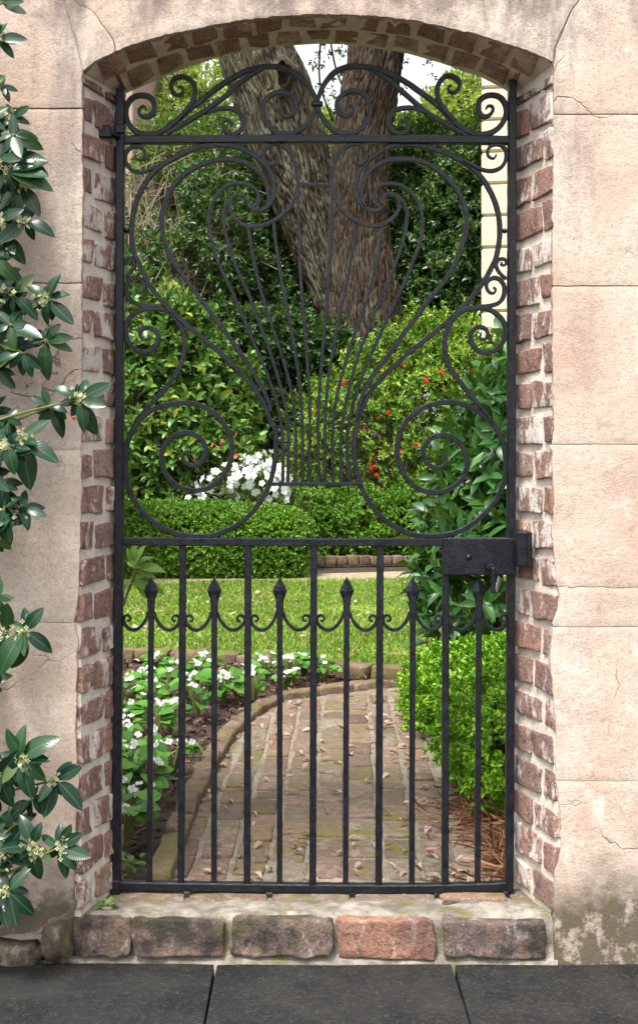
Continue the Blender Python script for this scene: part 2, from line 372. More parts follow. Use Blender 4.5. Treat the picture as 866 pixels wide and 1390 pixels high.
# ------------------------------------------------------------------ leaf engine
def leafmesh(name, B, Dr, N, L, W, shape='diamond', fold=.35, droop=.12):
    n = len(B); L = np.broadcast_to(L, (n,))[:, None]; W = np.broadcast_to(W, (n,))[:, None]
    Dr = unit(Dr); S = unit(np.cross(Dr, N)); N = np.cross(S, Dr)
    if shape == 'diamond':
        v = [B, B + Dr * L * .45 + S * W * .5 + N * W * fold, B + Dr * L - N * L * droop, B + Dr * L * .45 - S * W * .5 + N * W * fold]
        tri = [(0, 1, 2), (0, 2, 3)]
    else:
        m = B + Dr * L * .5
        v = [B, B + Dr * L * .28 + S * W * .46 + N * W * fold, B + Dr * L * .68 + S * W * .40 + N * (W * fold - L * droop * .4),
             B + Dr * L - N * L * droop, B + Dr * L * .68 - S * W * .40 + N * (W * fold - L * droop * .4), B + Dr * L * .28 - S * W * .46 + N * W * fold, m]
        tri = [(0, 6, 1), (1, 6, 2), (2, 6, 3), (3, 6, 4), (4, 6, 5), (5, 6, 0)]
    k = len(v); V = np.stack(v, 1).reshape(-1, 3)
    F = (np.arange(n)[:, None, None] * k + np.array(tri)[None]).reshape(-1, 3)
    return npmesh(name, V, F)
def rdir(n): return unit(rng.normal(size=(n, 3)))
def sprigs(C, O, K, twig, L, splay=55, jit=.25, up=.3):
    """K leaves round each short twig; returns leaf bases, directions, normals, lengths"""
    n = len(C); O = unit(O + np.array([0, 0, up]) + rng.normal(size=(n, 3)) * .35)
    a = unit(np.cross(O, rdir(n))); b = np.cross(O, a)
    k = np.arange(K); ph = k * 2.4; t = (k + .5) / K
    sp = np.radians(splay * (1.15 - .75 * t))
    out_d = (np.cos(sp)[None, :, None] * O[:, None] + np.sin(sp)[None, :, None] * (np.cos(ph)[None, :, None] * a[:, None] + np.sin(ph)[None, :, None] * b[:, None]))
    out_d = unit(out_d + rng.normal(size=out_d.shape) * jit)
    base = C[:, None] + O[:, None] * (twig * t)[None, :, None]
    nrm = O[:, None] + rng.normal(size=out_d.shape) * .2 + np.array([0, 0, .25])
    LL = L * rng.uniform(.65, 1.15, size=(n, K))
    return base.reshape(-1, 3), out_d.reshape(-1, 3), nrm.reshape(-1, 3), LL.ravel()
def lump(Pn, s, seed):
    r = np.random.default_rng(seed); o = np.zeros(len(Pn))
    for i in range(9):
        k = r.normal(size=3) * s * (1 + .35 * i); o += np.sin(Pn @ k + r.uniform(0, 6.28)) / (1 + .3 * i)
    return o / 3.2
def blobs(n, ells, lo=.72, p=2.0, amp=.12, freq=5.0, seed=1, keep=None):
    """points in the outer shell of a union of (super)ellipsoids, lumpy outline; ells: (centre, radii)"""
    vol = np.array([np.prod(e[1]) ** .75 for e in ells]); cnt = np.maximum(1, (n * vol / vol.sum()).astype(int))
    C, O = [], []
    for (c, r), m in zip(ells, cnt):
        c = np.array(c, float); r = np.array(r, float); got = 0
        for _ in range(60):
            q = rng.uniform(-1.25, 1.25, size=(m * 5, 3))
            F = (np.abs(q) ** p).sum(1) ** (1 / p); w = c + q * r
            hi = 1 + amp * lump(w, freq, seed)
            ok = (F < hi) & (F > lo * hi) & (w[:, 2] > -.0)
            for (c2, r2) in ells:
                if c2 is c or np.allclose(c, c2): continue
                F2 = (np.abs((w - np.array(c2)) / np.array(r2)) ** p).sum(1) ** (1 / p); ok &= F2 > lo * .9
            if keep is not None: ok &= keep(w)
            w = w[ok]; q = q[ok]
            g = np.sign(q) * np.abs(q) ** (p - 1) / r
            C.append(w[:m - got]); O.append(unit(g)[:m - got]); got += len(C[-1])
            if got >= m: break
    return np.concatenate(C), np.concatenate(O)
def seen(w, m=40):      # keeps points the opening could show (with a margin for a step aside)
    px = VX + w[:, 0] / w[:, 1] * FPX; return (px > 165 - m * 2.5) & (px < 695 + m * 2.5)
def stems(name, base, tips, mat, parent, r0=.02, n=5, wob=.06):
    mb = MB()
    for t in tips:
        b = np.array(base) + rng.normal(size=3) * [r0, r0, 0]
        t = np.array(t); m1 = b * .6 + t * .4 + rng.normal(size=3) * wob + np.array([0, 0, .12 * (t[2] - b[2])])
        pts = catmull([b, m1, t], max(.03, np.linalg.norm(t - b) / 7)); mb.tube(pts, np.linspace(r0, r0 * .3, len(pts)), n)
    return mb.build(name, mat, parent, True)
def leaf_proto(name, w=.5, fold=.22, curl=.18, serr=0.0, nseg=6):
    """unit-length leaf along +X, normal +Z, pointed oval, gently cupped"""
    v = []; f = []
    for i in range(nseg + 1):
        t = i / nseg; hw = w * .5 * (math.sin(math.pi * min(1, t ** .85)) ** .75 if 0 < t < 1 else 0.012)
        if serr and 0 < i < nseg: hw *= 1 + serr * (1 if i % 2 else -1)
        z = -curl * t * t + .04 * math.sin(3 * t)
        v += [(t, hw, z + fold * hw), (t, 0, z), (t, -hw, z + fold * hw)]
    for i in range(nseg):
        a = i * 3; b = a + 3
        f += [(a, b, b + 1, a + 1), (a + 1, b + 1, b + 2, a + 2)]
    me = pydata(name, v, f, True); return me
def place_leaf(me, name, base, dr, nrm, L, parent):
    dr = Vector(dr).normalized(); nrm = Vector(nrm); s = nrm.cross(dr)
    if s.length < 1e-4: s = Vector((1, 0, 0)).cross(dr)
    s.normalize(); n2 = dr.cross(s)
    o = bpy.data.objects.new(name, me); col.objects.link(o); o.parent = parent
    mt = Matrix((dr, s, n2)).transposed().to_4x4(); mt.translation = Vector(base) - (parent.location if parent is not None else Vector())
    o.matrix_local = mt @ Matrix.Scale(L, 4); return o
def bush(name, label, cat, base, mat, ells, nspr, K, twig, L, wr=.5, shape='diamond', lo=.72, p=2.0, amp=.12, freq=5., seed=1, nstem=12, up=.3, splay=55, group=None, keep=seen, stemr=.02, fname='foliage', fold=.35, droop=.12):
    base = Vector(base); t = thing(name, label, cat, base, group)
    C, O = blobs(nspr, ells, lo, p, amp, freq, seed, keep)
    B, D_, N, LL = sprigs(C, O, K, twig, L, splay, up=up)
    b = np.array(base)
    f = link(fname, leafmesh(name + '_leaves', B - b, D_, N, LL, LL * wr, shape, fold, droop), t, mat); f['kind'] = 'stuff'
    if nstem:
        idx = rng.choice(len(C), nstem); stems('stem', (0, 0, 0), C[idx] - b, M['twig'], t, stemr)
    return t, C, O

# brick variants: bevelled boxes with knocked corners, unit size, shared by all bricks
def brick_variants(tagname, mat, k=7, bev=.09, jit=.035, asp=(1, 1, 1), seg=(0, .10, .5, .90, 1)):
    """asp: 1/relative length of each axis, so that the worn edge radius stays even on a long brick"""
    out = []; m = len(seg) - 1
    for i in range(k):
        r = random.Random(i * 13 + 5 + len(tagname)); sd = Vector((r.uniform(0, 50), r.uniform(0, 50), 0)); V = []; F = []; key = {}
        cj = {c: Vector((r.uniform(-jit, jit), r.uniform(-jit, jit), r.uniform(-jit, jit))) for c in [(a, b, c) for a in (0, 1) for b in (0, 1) for c in (0, 1)]}
        def vid(p):
            kk = tuple(round(a, 4) for a in p)
            if kk not in key:
                q = Vector(p); inn = Vector([max(-.5 + bev * asp[a], min(.5 - bev * asp[a], q[a])) for a in range(3)])
                d_ = Vector([(q[a] - inn[a]) / asp[a] for a in range(3)])
                if d_.length > 1e-6: d_ = d_.normalized() * bev * .98
                q = inn + Vector([d_[a] * asp[a] for a in range(3)])
                w = Vector()
                for c, dv in cj.items():
                    t = 1.0
                    for a in range(3): t *= (p[a] + .5) if c[a] else (.5 - p[a])
                    w += dv * t
                nv = mn.noise_vector(Vector([p[a] / asp[a] * 2.6 for a in range(3)]) + sd) * jit * 1.1
                key[kk] = len(V); V.append([q[a] + (w[a] + nv[a]) * asp[a] for a in range(3)])
            return key[kk]
        for ax in range(3):
            u, w_ = (ax + 1) % 3, (ax + 2) % 3
            for sd_ in (-.5, .5):
                for a in range(m):
                    for b in range(m):
                        qd = []
                        for (x, y) in ((a, b), (a + 1, b), (a + 1, b + 1), (a, b + 1)):
                            p = [0, 0, 0]; p[ax] = sd_; p[u] = seg[x] - .5; p[w_] = seg[y] - .5; qd.append(vid(p))
                        F.append(tuple(qd) if sd_ > 0 else tuple(qd)[::-1])
        me = pydata(tagname, V, F, True); me.materials.append(mat); out.append(me)
    return out
def put_brick(vars_, center, ux, uy, uz, size, parent, name='brick'):
    """ux,uy,uz orthonormal axes, size along them; top-level transform kept relative to parent location"""
    o = bpy.data.objects.new(name, random.choice(vars_)); col.objects.link(o); o.parent = parent
    m = Matrix((Vector(ux) * size[0], Vector(uy) * size[1], Vector(uz) * size[2])).transposed().to_4x4()
    m.translation = Vector(center) - (parent.location if parent is not None else Vector()); o.matrix_local = m; return o

# =================================================================== GROUND
DF, DG, DB = 3.17, 3.342, 3.38                      # wall face, gate plane, back of the brick reveal
SC = FPX / DF
def fx(px): return (px - VX) / SC
def fz(py): return ZC - (py - VY) / SC
gv = [(-300, -40, -.13), (300, -40, -.13), (300, 3.3, -.13), (-300, 3.3, -.13), (-300, 3.3, -.035), (300, 3.3, -.035), (300, 600, -.035), (-300, 600, -.035)]
g = link('ground', pydata('ground', gv, [(0, 1, 2, 3), (3, 2, 5, 4), (4, 5, 6, 7)]), None, M['soil']); tag(g, 'dark bare soil under the garden and the street edge', 'ground', kind='structure')

# sidewalk of dark stone slabs in front of the step
sw = bpy.data.objects.new('sidewalk', None); col.objects.link(sw); tag(sw, 'dark stone slab sidewalk in front of the brick step', 'sidewalk', kind='structure')
slabs = brick_variants('flagstone', M['slate'], 4, .06, .05, (.09, .1, 1))
y1 = 3.150
for r_ in range(3):
    x = -.74 - .3 * (r_ % 2)
    while x < 2.2:
        w = random.uniform(.45, .7); put_brick(slabs, (x + w / 2, y1 - .25, -.120), (1, 0, 0), (0, 1, 0), (0, 0, 1), (w - .006, .492, .05), sw, 'flagstone'); x += w
    y1 -= .5

# =================================================================== WALL
wall = thing('stucco_wall', 'weathered pink and cream stucco wall with brick-lined arched gateway', 'wall', (0, DF, 0))
wl = wall.location
ARF = [(112, 97), (130, 83), (169, 64), (225, 47), (322, 28), (375, 22), (430, 19), (500, 21), (565, 28), (646, 46), (702, 64), (735, 76), (752, 85)]
def arf(x): return float(np.interp(x, [a[0] for a in ARF], [a[1] for a in ARF]))
JBL, JBR = -.457 , .517       # half openings at DB (left, right)
JFL, JFR = fx(110), fx(752)
ARB = [(165, 127), (201, 112), (242, 94), (298, 75), (371, 61), (430, 57), (476, 58), (549, 69), (605, 85), (662, 106), (698, 127)]
def arb(x): return float(np.interp(x, [a[0] for a in ARB], [a[1] for a in ARB]))
# core behind stucco and bricks (mortar), lofted opening
REC = .0015
nA = 26
def front_curve():
    c = [(JFL - REC, -.17)]
    for i in range(nA + 1):
        px = 112 + (752 - 112) * i / nA; x = JFL - REC + (JFR - JFL + 2 * REC) * i / nA; c.append((x, fz(arf(px)) + REC))
    c.append((JFR + REC, -.17)); return c
def back_curve():
    c = [(JBL - REC, -.17)]
    for i in range(nA + 1):
        px = 165 + (698 - 165) * i / nA; x = JBL - REC + (JBR - JBL + 2 * REC) * i / nA; c.append((x, ZC - (arb(px) - VY) / FPX * DB + REC))
    c.append((JBR + REC, -.17)); return c
fc, bc = front_curve(), back_curve()
XL, XR, ZT = -2.6, 2.9, 2.46
YF, YB = .012, DB + .02 - DF
v = []; f = []
n = len(fc)
for (x, z) in fc: v.append((x, YF, z))
for (x, z) in bc: v.append((x, YB, z))
def outer(i, c):
    if i == 0: return (XL, -.17)
    if i == n - 1: return (XR, -.17)
    t = (i - 1) / (n - 3); return (XL + (XR - XL) * t, ZT)
for i in range(n): x, z = outer(i, fc); v.append((x, YF, z))
for i in range(n): x, z = outer(i, bc); v.append((x, YB, z))
# corners so that the sides are full height
for i in range(n - 1):
    f.append((i, i + 1, n + i + 1, n + i))                       # reveal
    f.append((2 * n + i, 2 * n + i + 1, i + 1, i))               # front
    f.append((n + i, n + i + 1, 3 * n + i + 1, 3 * n + i))       # back
    f.append((3 * n + i, 3 * n + i + 1, 2 * n + i + 1, 2 * n + i))
core = link('mortar_core', pydata('mortar_core', [(x, y, z) for x, y, z in v], f), wall, M['mortar'])
# stucco blocks: patches with softened, ragged edges
def wob(t, s, seed): return mn.noise(Vector((t * s, seed * 3.7, 1.3))) 
def patch(name, fn, nu, nv, soft=(1, 1, 1, 1), amp=.0022, ledge=None):
    """fn(u,v)->(px,py) on the wall face; soft edges (left,right,bottom,top)"""
    V = []; F = []
    for j in range(nv + 1):
        for i in range(nu + 1):
            u, w = i / nu, j / nv; px, py = fn(u, w); x, z = fx(px), fz(py)
            dy = mn.noise(Vector((x * 9, z * 9, 3))) * amp + mn.noise(Vector((x * 38, z * 38, 8))) * amp * .45
            e = 0
            if i == 0 or i == nu or j == 0 or j == nv: e = .0012
            if ledge: dy += ledge(x, z)
            V.append((x, dy + e, z))
    W_ = nu + 1
    for j in range(nv):
        for i in range(nu): F.append((j * W_ + i, j * W_ + i + 1, (j + 1) * W_ + i + 1, (j + 1) * W_ + i))
    ring = [i for i in range(W_)] + [j * W_ + nu for j in range(1, nv + 1)] + [nv * W_ + i for i in range(nu - 1, -1, -1)] + [j * W_ for j in range(nv - 1, 0, -1)]
    b0 = len(V)
    for r_ in ring: V.append(V[r_])
    m = len(ring)
    for r_ in ring: V.append((V[r_][0], .03, V[r_][2]))
    for k in range(m): F.append((b0 + k, b0 + m + k, b0 + m + (k + 1) % m, b0 + (k + 1) % m))
    me = pydata(name, V, F, True); return link(name, me, wall, M['stucco'])
LE = [(97, 112), (150, 112), (260, 112.5), (384, 111.5), (500, 111), (610, 111), (700, 110), (760, 108), (800, 107), (830, 103), (845, 101), (870, 106), (930, 104), (990, 103), (1030, 104), (1060, 108), (1110, 103), (1160, 104), (1195, 100), (1225, 103), (1260, 98), (1320, 92)]
RE = [(85, 752), (155, 751), (388, 750), (500, 750), (580, 752), (603, 749), (680, 752), (720, 749), (790, 754), (815, 760), (850, 750), (900, 747), (980, 754), (1060, 754), (1100, 760), (1150, 763), (1190, 752), (1230, 751), (1290, 752), (1350, 752)]
def le(y): return float(np.interp(y, [a[0] for a in LE], [a[1] for a in LE])) + 1.6 * wob(y, .09, 1) + 1.2 * wob(y, .3, 4)
def re_(y): return float(np.interp(y, [a[0] for a in RE], [a[1] for a in RE])) + 1.8 * wob(y, .09, 2) + 1.4 * wob(y, .3, 5)
def lerp(a, b, t): return a + (b - a) * t
def jl(y0, gap, amp=0.0, seed=0): return lambda x: y0 + gap + amp * wob(x, .06, seed) + amp * .5 * wob(x, .2, seed + 1)
def nonlin(u): return u ** 2.2          # denser columns near the opening
left_j = [(147, 1.1, .5), (384, .9, .5), (610, .25, .4), (845, .4, .6)]
right_j = [(155, .7, .5), (388, .8, .5), (603, .5, .5), (797, .45, 4.0), (851, .45, .5), (1060, .35, .5)]
def foot_l(x, z): return -.035 * max(0, min(1, (.16 - z) / .22)) ** 1.6 * (1 if x < fx(70) else max(0, (fx(100) - x) / (fx(100) - fx(70)))) + (.010 * mn.noise(Vector((x * 24, z * 24, 0))) if z < .1 else 0)
for side, js in (('l', left_j), ('r', right_j)):
    ys = js + [(1262 if side == 'l' else 1322, 0, 5.0)]
    for k in range(len(ys) - 1):
        (a, ga, aa), (b, gb, ab) = ys[k], ys[k + 1]
        ft, fb = jl(a, ga, aa, 10 + k), jl(b, -gb, ab, 11 + k)
        def fn(u, w, ft=ft, fb=fb, side=side):
            if side == 'l':
                ui = 1 - nonlin(1 - u); x0 = -1050.
                ym = lerp(fb(110), ft(110), w); xe = le(ym); px = lerp(x0, xe, ui)
            else:
                ui = nonlin(u); ym = lerp(fb(750), ft(750), w); xe = re_(ym); px = lerp(xe, 2000., ui)
            return px, lerp(fb(px), ft(px), w)
        patch('stucco_block', fn, 44, max(8, int((b - a) / 5)), ledge=foot_l if side == 'l' else None)
def line(pts):
    pts = sorted(pts, key=lambda p: p[1])
    def q(y): return float(np.interp(y, [p[1] for p in pts], [p[0] for p in pts]))
    return q
TOP = -85
LJ = line([(68, -85), (88, 0), (101, 44), (113, 92)])
CRK = line([(92, -85), (101, 0), (111, 8), (122, 12), (131, 20), (137, 33), (144, 44), (151, 53), (157, 67)])
RJ = line([(752, 82), (753, 66), (760, 50), (768, 30), (776, 12), (786, 0), (800, -85)])
def p_tl(u, w):
    ui = 1 - nonlin(1 - u); y = lerp(145.7, TOP, w); xe = (LJ(y) - 1.1) if y < 92 else le(max(y, 97)); return lerp(-1050, xe, ui), y
def p_tr(u, w):
    ui = nonlin(u); y = lerp(154, TOP, w); xe = (RJ(y) + 1.3) if y < 82 else re_(max(85, y)); return lerp(xe, 2000, ui), y
patch('stucco_block', p_tl, 40, 46); patch('stucco_block', p_tr, 40, 46)
def p_av(u, w, A, B, xa, xb):
    xbot = lerp(xa, xb, u); yb = arf(xbot) - .5 + 1.2 * wob(xbot, .12, 7) + 1.0 * wob(xbot, .4, 9); y = lerp(yb, TOP, w)
    l, r_ = A(y), B(y); return lerp(lerp(xbot, lerp(l, r_, u), min(1, w * 3)), lerp(l, r_, u), min(1, w * 3)), y
patch('arch_surround', lambda u, w: p_av(u, w, lambda y: LJ(y) + 1.1, lambda y: CRK(y) - .6, 114, 156), 14, 30)
patch('arch_surround', lambda u, w: p_av(u, w, lambda y: CRK(y) + .6, lambda y: RJ(y) - 1.2, 157.5, 750), 150, 30)
patch('stucco_block', lambda u, w: (lerp(-1050, 300, u), lerp(TOP - 3, -188, w)), 30, 16)
patch('stucco_block', lambda u, w: (lerp(303, 2000, u), lerp(TOP - 3, -188, w)), 30, 16)
cp = MB().box((XL, -.05, fz(-190)), (XR, YB + .05, fz(-190) + .07), .012).build('coping', M['stucco'], wall)

# jamb bricks
BV = brick_variants('brick', M['brick'], 14, .035, .075, (.75, .9, 1), (0, .05, .3, .7, .95, 1))
def jamb(side):
    xf, xb = (JFL, JBL) if side < 0 else (JFR, JBR)
    A = Vector((xf, DF + .004, 0)); Bp = Vector((xb, DB, 0)); u = (Bp - A).normalized(); tot = (Bp - A).length + .008
    nrm = Vector((u.y, -u.x, 0)) if side < 0 else Vector((-u.y, u.x, 0))
    pitch = 48.8 / SC; zoff = fz(607)
    k0 = int((-.03 - zoff) / pitch) - 1
    for k in range(k0, 60):
        z0 = zoff + k * pitch; z1 = z0 + pitch
        if z1 < .0: continue
        if z0 > fz(105): break
        z0c = max(z0, -.01); zt = min(z1, fz(96))
        if zt - z0c < .03: continue
        s = .006 * random.random()
        even = (k % 2 == 0) ^ (side > 0)
        cuts = [s, .122 + random.uniform(-.012, .012), tot] if even else [s, .066 + random.uniform(-.012, .012), tot]
        for a, b in zip(cuts[:-1], cuts[1:]):
            j = .009 + random.uniform(-.002, .004); a2 = a + (j if a > .02 else 0); b2 = b - (j if b < tot - .01 else 0)
            h = zt - z0c - .022 - random.uniform(-.004, .006)
            th = .06; proud = random.uniform(-.0005, .0032)
            c = A + u * ((a2 + b2) / 2) - nrm * (th / 2 - proud) + Vector((0, 0, (z0c + zt) / 2 + random.uniform(-.002, .002)))
            rot = random.uniform(-.02, .02); uz = Vector((0, 0, 1)) + u * rot
            put_brick(BV, c, u, nrm, uz.normalized(), (b2 - a2, th, h), wall)
jamb(-1); jamb(1)
# arch soffit bricks
AV = brick_variants('arch_brick', M['arch_brick'], 10, .08, .07, (.9, .8, 1), (0, .06, .3, .7, .94, 1))
def soffit_pt(t, s):
    pxf = 112 + 640 * t; pxb = 165 + 533 * t
    a = Vector((JFL + (JFR - JFL) * t, DF + .006, fz(arf(pxf)))); b = Vector((JBL + (JBR - JBL) * t, DB, ZC - (arb(pxb) - VY) / FPX * DB))
    return a.lerp(b, s)
NB = 14
for row, (s0, s1) in enumerate(((.02, .50), (.53, .99))):
    off = 0.0 if row == 0 else .5
    for k in range(-1, NB + 1):
        t0, t1 = (k + off) / NB, (k + 1 + off) / NB; t0 = max(t0, .012); t1 = min(t1, .988)
        if t1 - t0 < .02: continue
        ta, tb = t0 + .006 + random.uniform(0, .003), t1 - .006 - random.uniform(0, .003); tm = (ta + tb) / 2; sm = (s0 + s1) / 2
        ux = (soffit_pt(tb, sm) - soffit_pt(ta, sm)); w = ux.length; ux.normalize()
        uy = (soffit_pt(tm, s1) - soffit_pt(tm, s0)); dl = uy.length; uy = (uy - ux * uy.dot(ux)).normalized(); uz = ux.cross(uy)
        if uz.z < 0: uz = -uz
        c = soffit_pt(tm, sm) + uz * (.034 - random.uniform(-.001, .004)); put_brick(AV, c, ux, uy, uz, (w, dl - .012, .07), wall)

# =================================================================== STEP
step = thing('brick_step', 'worn brick doorstep with pale cracked mortar under the iron gate', 'step', (0.02, DF, 0))
SEG = (0, .03, .1, .25, .42, .58, .75, .9, .97, 1)
SV = brick_variants('step_brick', M['step_brick'], 5, .055, .085, (.42, .68, 1), SEG); SR = brick_variants('red_brick', M['red_step_brick'], 1, .055, .085, (.42, .68, 1), SEG)
sx = [(96, 179), (182, 305), (315, 453), (459, 586), (602, 740)]
for i, (a, b) in enumerate(sx):
    x0, x1 = fx(a), fx(b); vv = SR if i == 3 else SV
    put_brick(vv, ((x0 + x1) / 2, DF + .058 + random.uniform(-.006, .004), -.046 + random.uniform(-.003, .003)), (1, random.uniform(-.02, .02), 0), (0, 1, 0), (0, 0, 1), (x1 - x0, .13, .088), step)
TV = brick_variants('threshold_brick', M['path_brick'], 5, .10, .06, (.3, .7, 1))
x = -.50
while x < .54:
    w = random.uniform(.17, .21); put_brick(TV, (x + w / 2, DF + .165, -.022), (1, 0, 0), (0, 1, 0), (0, 0, 1), (w - .012, .085, .06), step, 'brick'); x += w
# mortar bed: lumpy grid with front face
V = []; F = []
nx, prof = 110, [(-.012, -.165), (-.010, -.125), (-.006, -.098), (.010, -.090), (.018, -.05), (.014, -.014), (.020, -.002), (.034, .004), (.09, .005), (.13, .001), (.16, -.006), (.23, -.006), (.24, -.05)]
for i in range(nx + 1):
    x = fx(92) + (fx(756) - fx(92)) * i / nx
    for j, (dy, z) in enumerate(prof):
        nn = mn.noise(Vector((x * 30, j * 1.7, 2))) * .006
        V.append((x - step.location.x, dy + nn * .6, z + nn * (.6 if 2 < j < 12 else .2)))
m = len(prof)
for i in range(nx):
    for j in range(m - 1): F.append((i * m + j, (i + 1) * m + j, (i + 1) * m + j + 1, i * m + j + 1))
link('mortar_bed', pydata('mortar_bed', V, F, True), step, M['step_mortar'])
# rubble stone under the wall corner
def rock(name, c, r, mat, seed, label=None, cat=None):
    V, F = [], []
    nu_, nv_ = 22, 14
    for j in range(nv_ + 1):
        th = math.pi * j / nv_
        for i in range(nu_):
            ph = 2 * math.pi * i / nu_
            d_ = Vector((math.sin(th) * math.cos(ph), math.sin(th) * math.sin(ph), math.cos(th)))
            k = 1 + .28 * mn.noise(d_ * 1.7 + Vector((seed, 0, 0))) + .12 * mn.noise(d_ * 4.5 + Vector((seed, 3, 0)))
            dd = Vector([math.copysign(abs(q) ** .7, q) for q in d_])
            V.append((dd.x * r[0] * k, dd.y * r[1] * k, dd.z * r[2] * k))
    for j in range(nv_):
        for i in range(nu_): i2 = (i + 1) % nu_; F.append((j * nu_ + i, (j + 1) * nu_ + i, (j + 1) * nu_ + i2, j * nu_ + i2))
    o = link(name, pydata(name, V, F, True), None, mat); o.location = c
    if label: tag(o, label, cat)
    return o
M['rubble'] = mat_brick('rubble_stone', [(0, (.19, .145, .08)), (1, (.25, .19, .11))], .2, moss=.6, soot=.8)
rock('rubble_stone', (fx(80), DF - .005, fz(1272)), (.034, .05, .052), M['rubble'], 4, 'lumpy ochre and black rubble stone under the stucco beside the step', 'stone')
rock('footing_stone', (fx(14), DF + .01, fz(1292)), (.085, .06, .030), M['step_brick'], 9, 'flat dark grey footing stone at the wall base under the glossy shrub', 'stone')

# =================================================================== GATE
gate = thing('iron_gate', 'black wrought iron garden gate with lyre scrollwork and spear-topped bars', 'gate', P(428, 1215, DG))
gl = gate.location; GS = FPX / DG
FR = dict(A=(150, 70), B=(280, 70), C=(150, 340), D=(280, 340), E=(150, 530), F=(280, 530), G=(410, 70), H=(530, 70), I=(410, 340), J=(530, 340), K=(410, 530), L=(530, 530), o=(0, 0))
def trace(s):
    """'A x y x y | B x y ...' in five-fold enlarged crops -> photo pixels"""
    out = []
    for part in s.split('|'):
        tk = part.split(); ox, oy = FR[tk[0]]; k = 1.0 if tk[0] == 'o' else 5.0; a = [float(q) for q in tk[1:]]
        out += [(ox + a[i] / k, oy + a[i + 1] / k) for i in range(0, len(a), 2)]
    return out
_lay = [0]
def sweep(name, pts, w, depth=.014, w0=1.0, w1=1.0, parent=None, step_=3.0, off=None, smooth=True):
    """flat iron bar bent in the plane of the gate; w in photo pixels (face), depth in metres; w0/w1 end tapers"""
    q = catmull(pts, step_) if len(pts) > 2 or smooth else np.array(pts, float)
    _lay[0] += 1
    if off is None: off = ((_lay[0] * 7) % 11 - 5) * .0005
    T = unit(np.gradient(q, axis=0)); Nn = np.stack([-T[:, 1], T[:, 0]], 1)
    L = np.concatenate([[0], np.cumsum(np.linalg.norm(np.diff(q, axis=0), axis=1))]); tt = L / L[-1]
    el = min(.45, 40 / L[-1])
    ww = w * (np.where(tt < el, w0 + (1 - w0) * tt / el, 1) * np.where(tt > 1 - el, w1 + (1 - w1) * (1 - tt) / el, 1))
    ww = ww * (1 + .035 * np.sin(L * .21 + _lay[0]))
    V = []; F = []
    dp = depth + ((_lay[0] * 5) % 7) * .0002
    for (x, y), (nx_, ny_), wi in zip(q, Nn, ww):
        h = wi / 2; c = .22
        for a, b in ((-1, -1 + 2 * c * .5), (-1 + c, -1), (1 - c, -1), (1, -1 + c), (1, 1 - c), (1 - c, 1), (-1 + c, 1), (-1, 1 - c)):
            p = P(x + nx_ * h * a, y + ny_ * h * a, DG); V.append((p.x - gl.x, b * dp / 2 + off, p.z - gl.z))
    m = len(q)
    for i in range(m - 1):
        for k in range(8): F.append((i * 8 + k, i * 8 + (k + 1) % 8, (i + 1) * 8 + (k + 1) % 8, (i + 1) * 8 + k))
    F.append(tuple(range(8))[::-1]); F.append(tuple((m - 1) * 8 + k for k in range(8)))
    me = pydata(name, V, F); o = link(name, me, None, M['iron']); o.parent = parent or gate; return o
def ball(name, px, py, r, parent=None, off=0, sq=1.0):
    V, F = [], []; c = P(px, py, DG)
    for j in range(9):
        th = math.pi * j / 8
        for i in range(12):
            ph = 2 * math.pi * i / 12; V.append((c.x - gl.x + r * math.sin(th) * math.cos(ph), off + r * sq * math.sin(th) * math.sin(ph), c.z - gl.z + r * math.cos(th)))
    for j in range(8):
        for i in range(12): i2 = (i + 1) % 12; F.append((j * 12 + i, j * 12 + i2, (j + 1) * 12 + i2, (j + 1) * 12 + i))
    o = link(name, pydata(name, V, F, True), parent or gate, M['iron']); return o
def gbox(name, x0, y0, x1, y1, ya, yb, bev=.002, parent=None):
    a, b = P(x0, y1, DG), P(x1, y0, DG)
    o = MB().box((a.x - gl.x, ya, a.z - gl.z), (b.x - gl.x, yb, b.z - gl.z), bev).build(name, M['iron'], parent or gate); return o
sweep('stile', [(164.5, 122), (163.5, 400), (162, 760), (160, 1000), (158.5, 1208)], 12, .030, off=0)
sweep('stile', [(694.6, 110), (694, 400), (693, 760), (691.8, 1000), (690.5, 1208)], 11, .030, off=0)
gbox('pivot_foot', 151.5, 1192, 165, 1224, -.018, .018, .004)
sweep('rail', [(165, 190.5), (300, 189.5), (430, 189), (560, 189.6), (692, 190.8)], 11.2, .026, off=.0011)
sweep('rail', [(163, 735), (300, 735.4), (428, 736), (560, 736), (604, 736)], 10.4, .026, off=.0011)
sweep('rail', [(158, 1201.5), (300, 1203.5), (430, 1205), (560, 1205.5), (640, 1204), (690, 1202)], 11.5, .026, off=.0011)
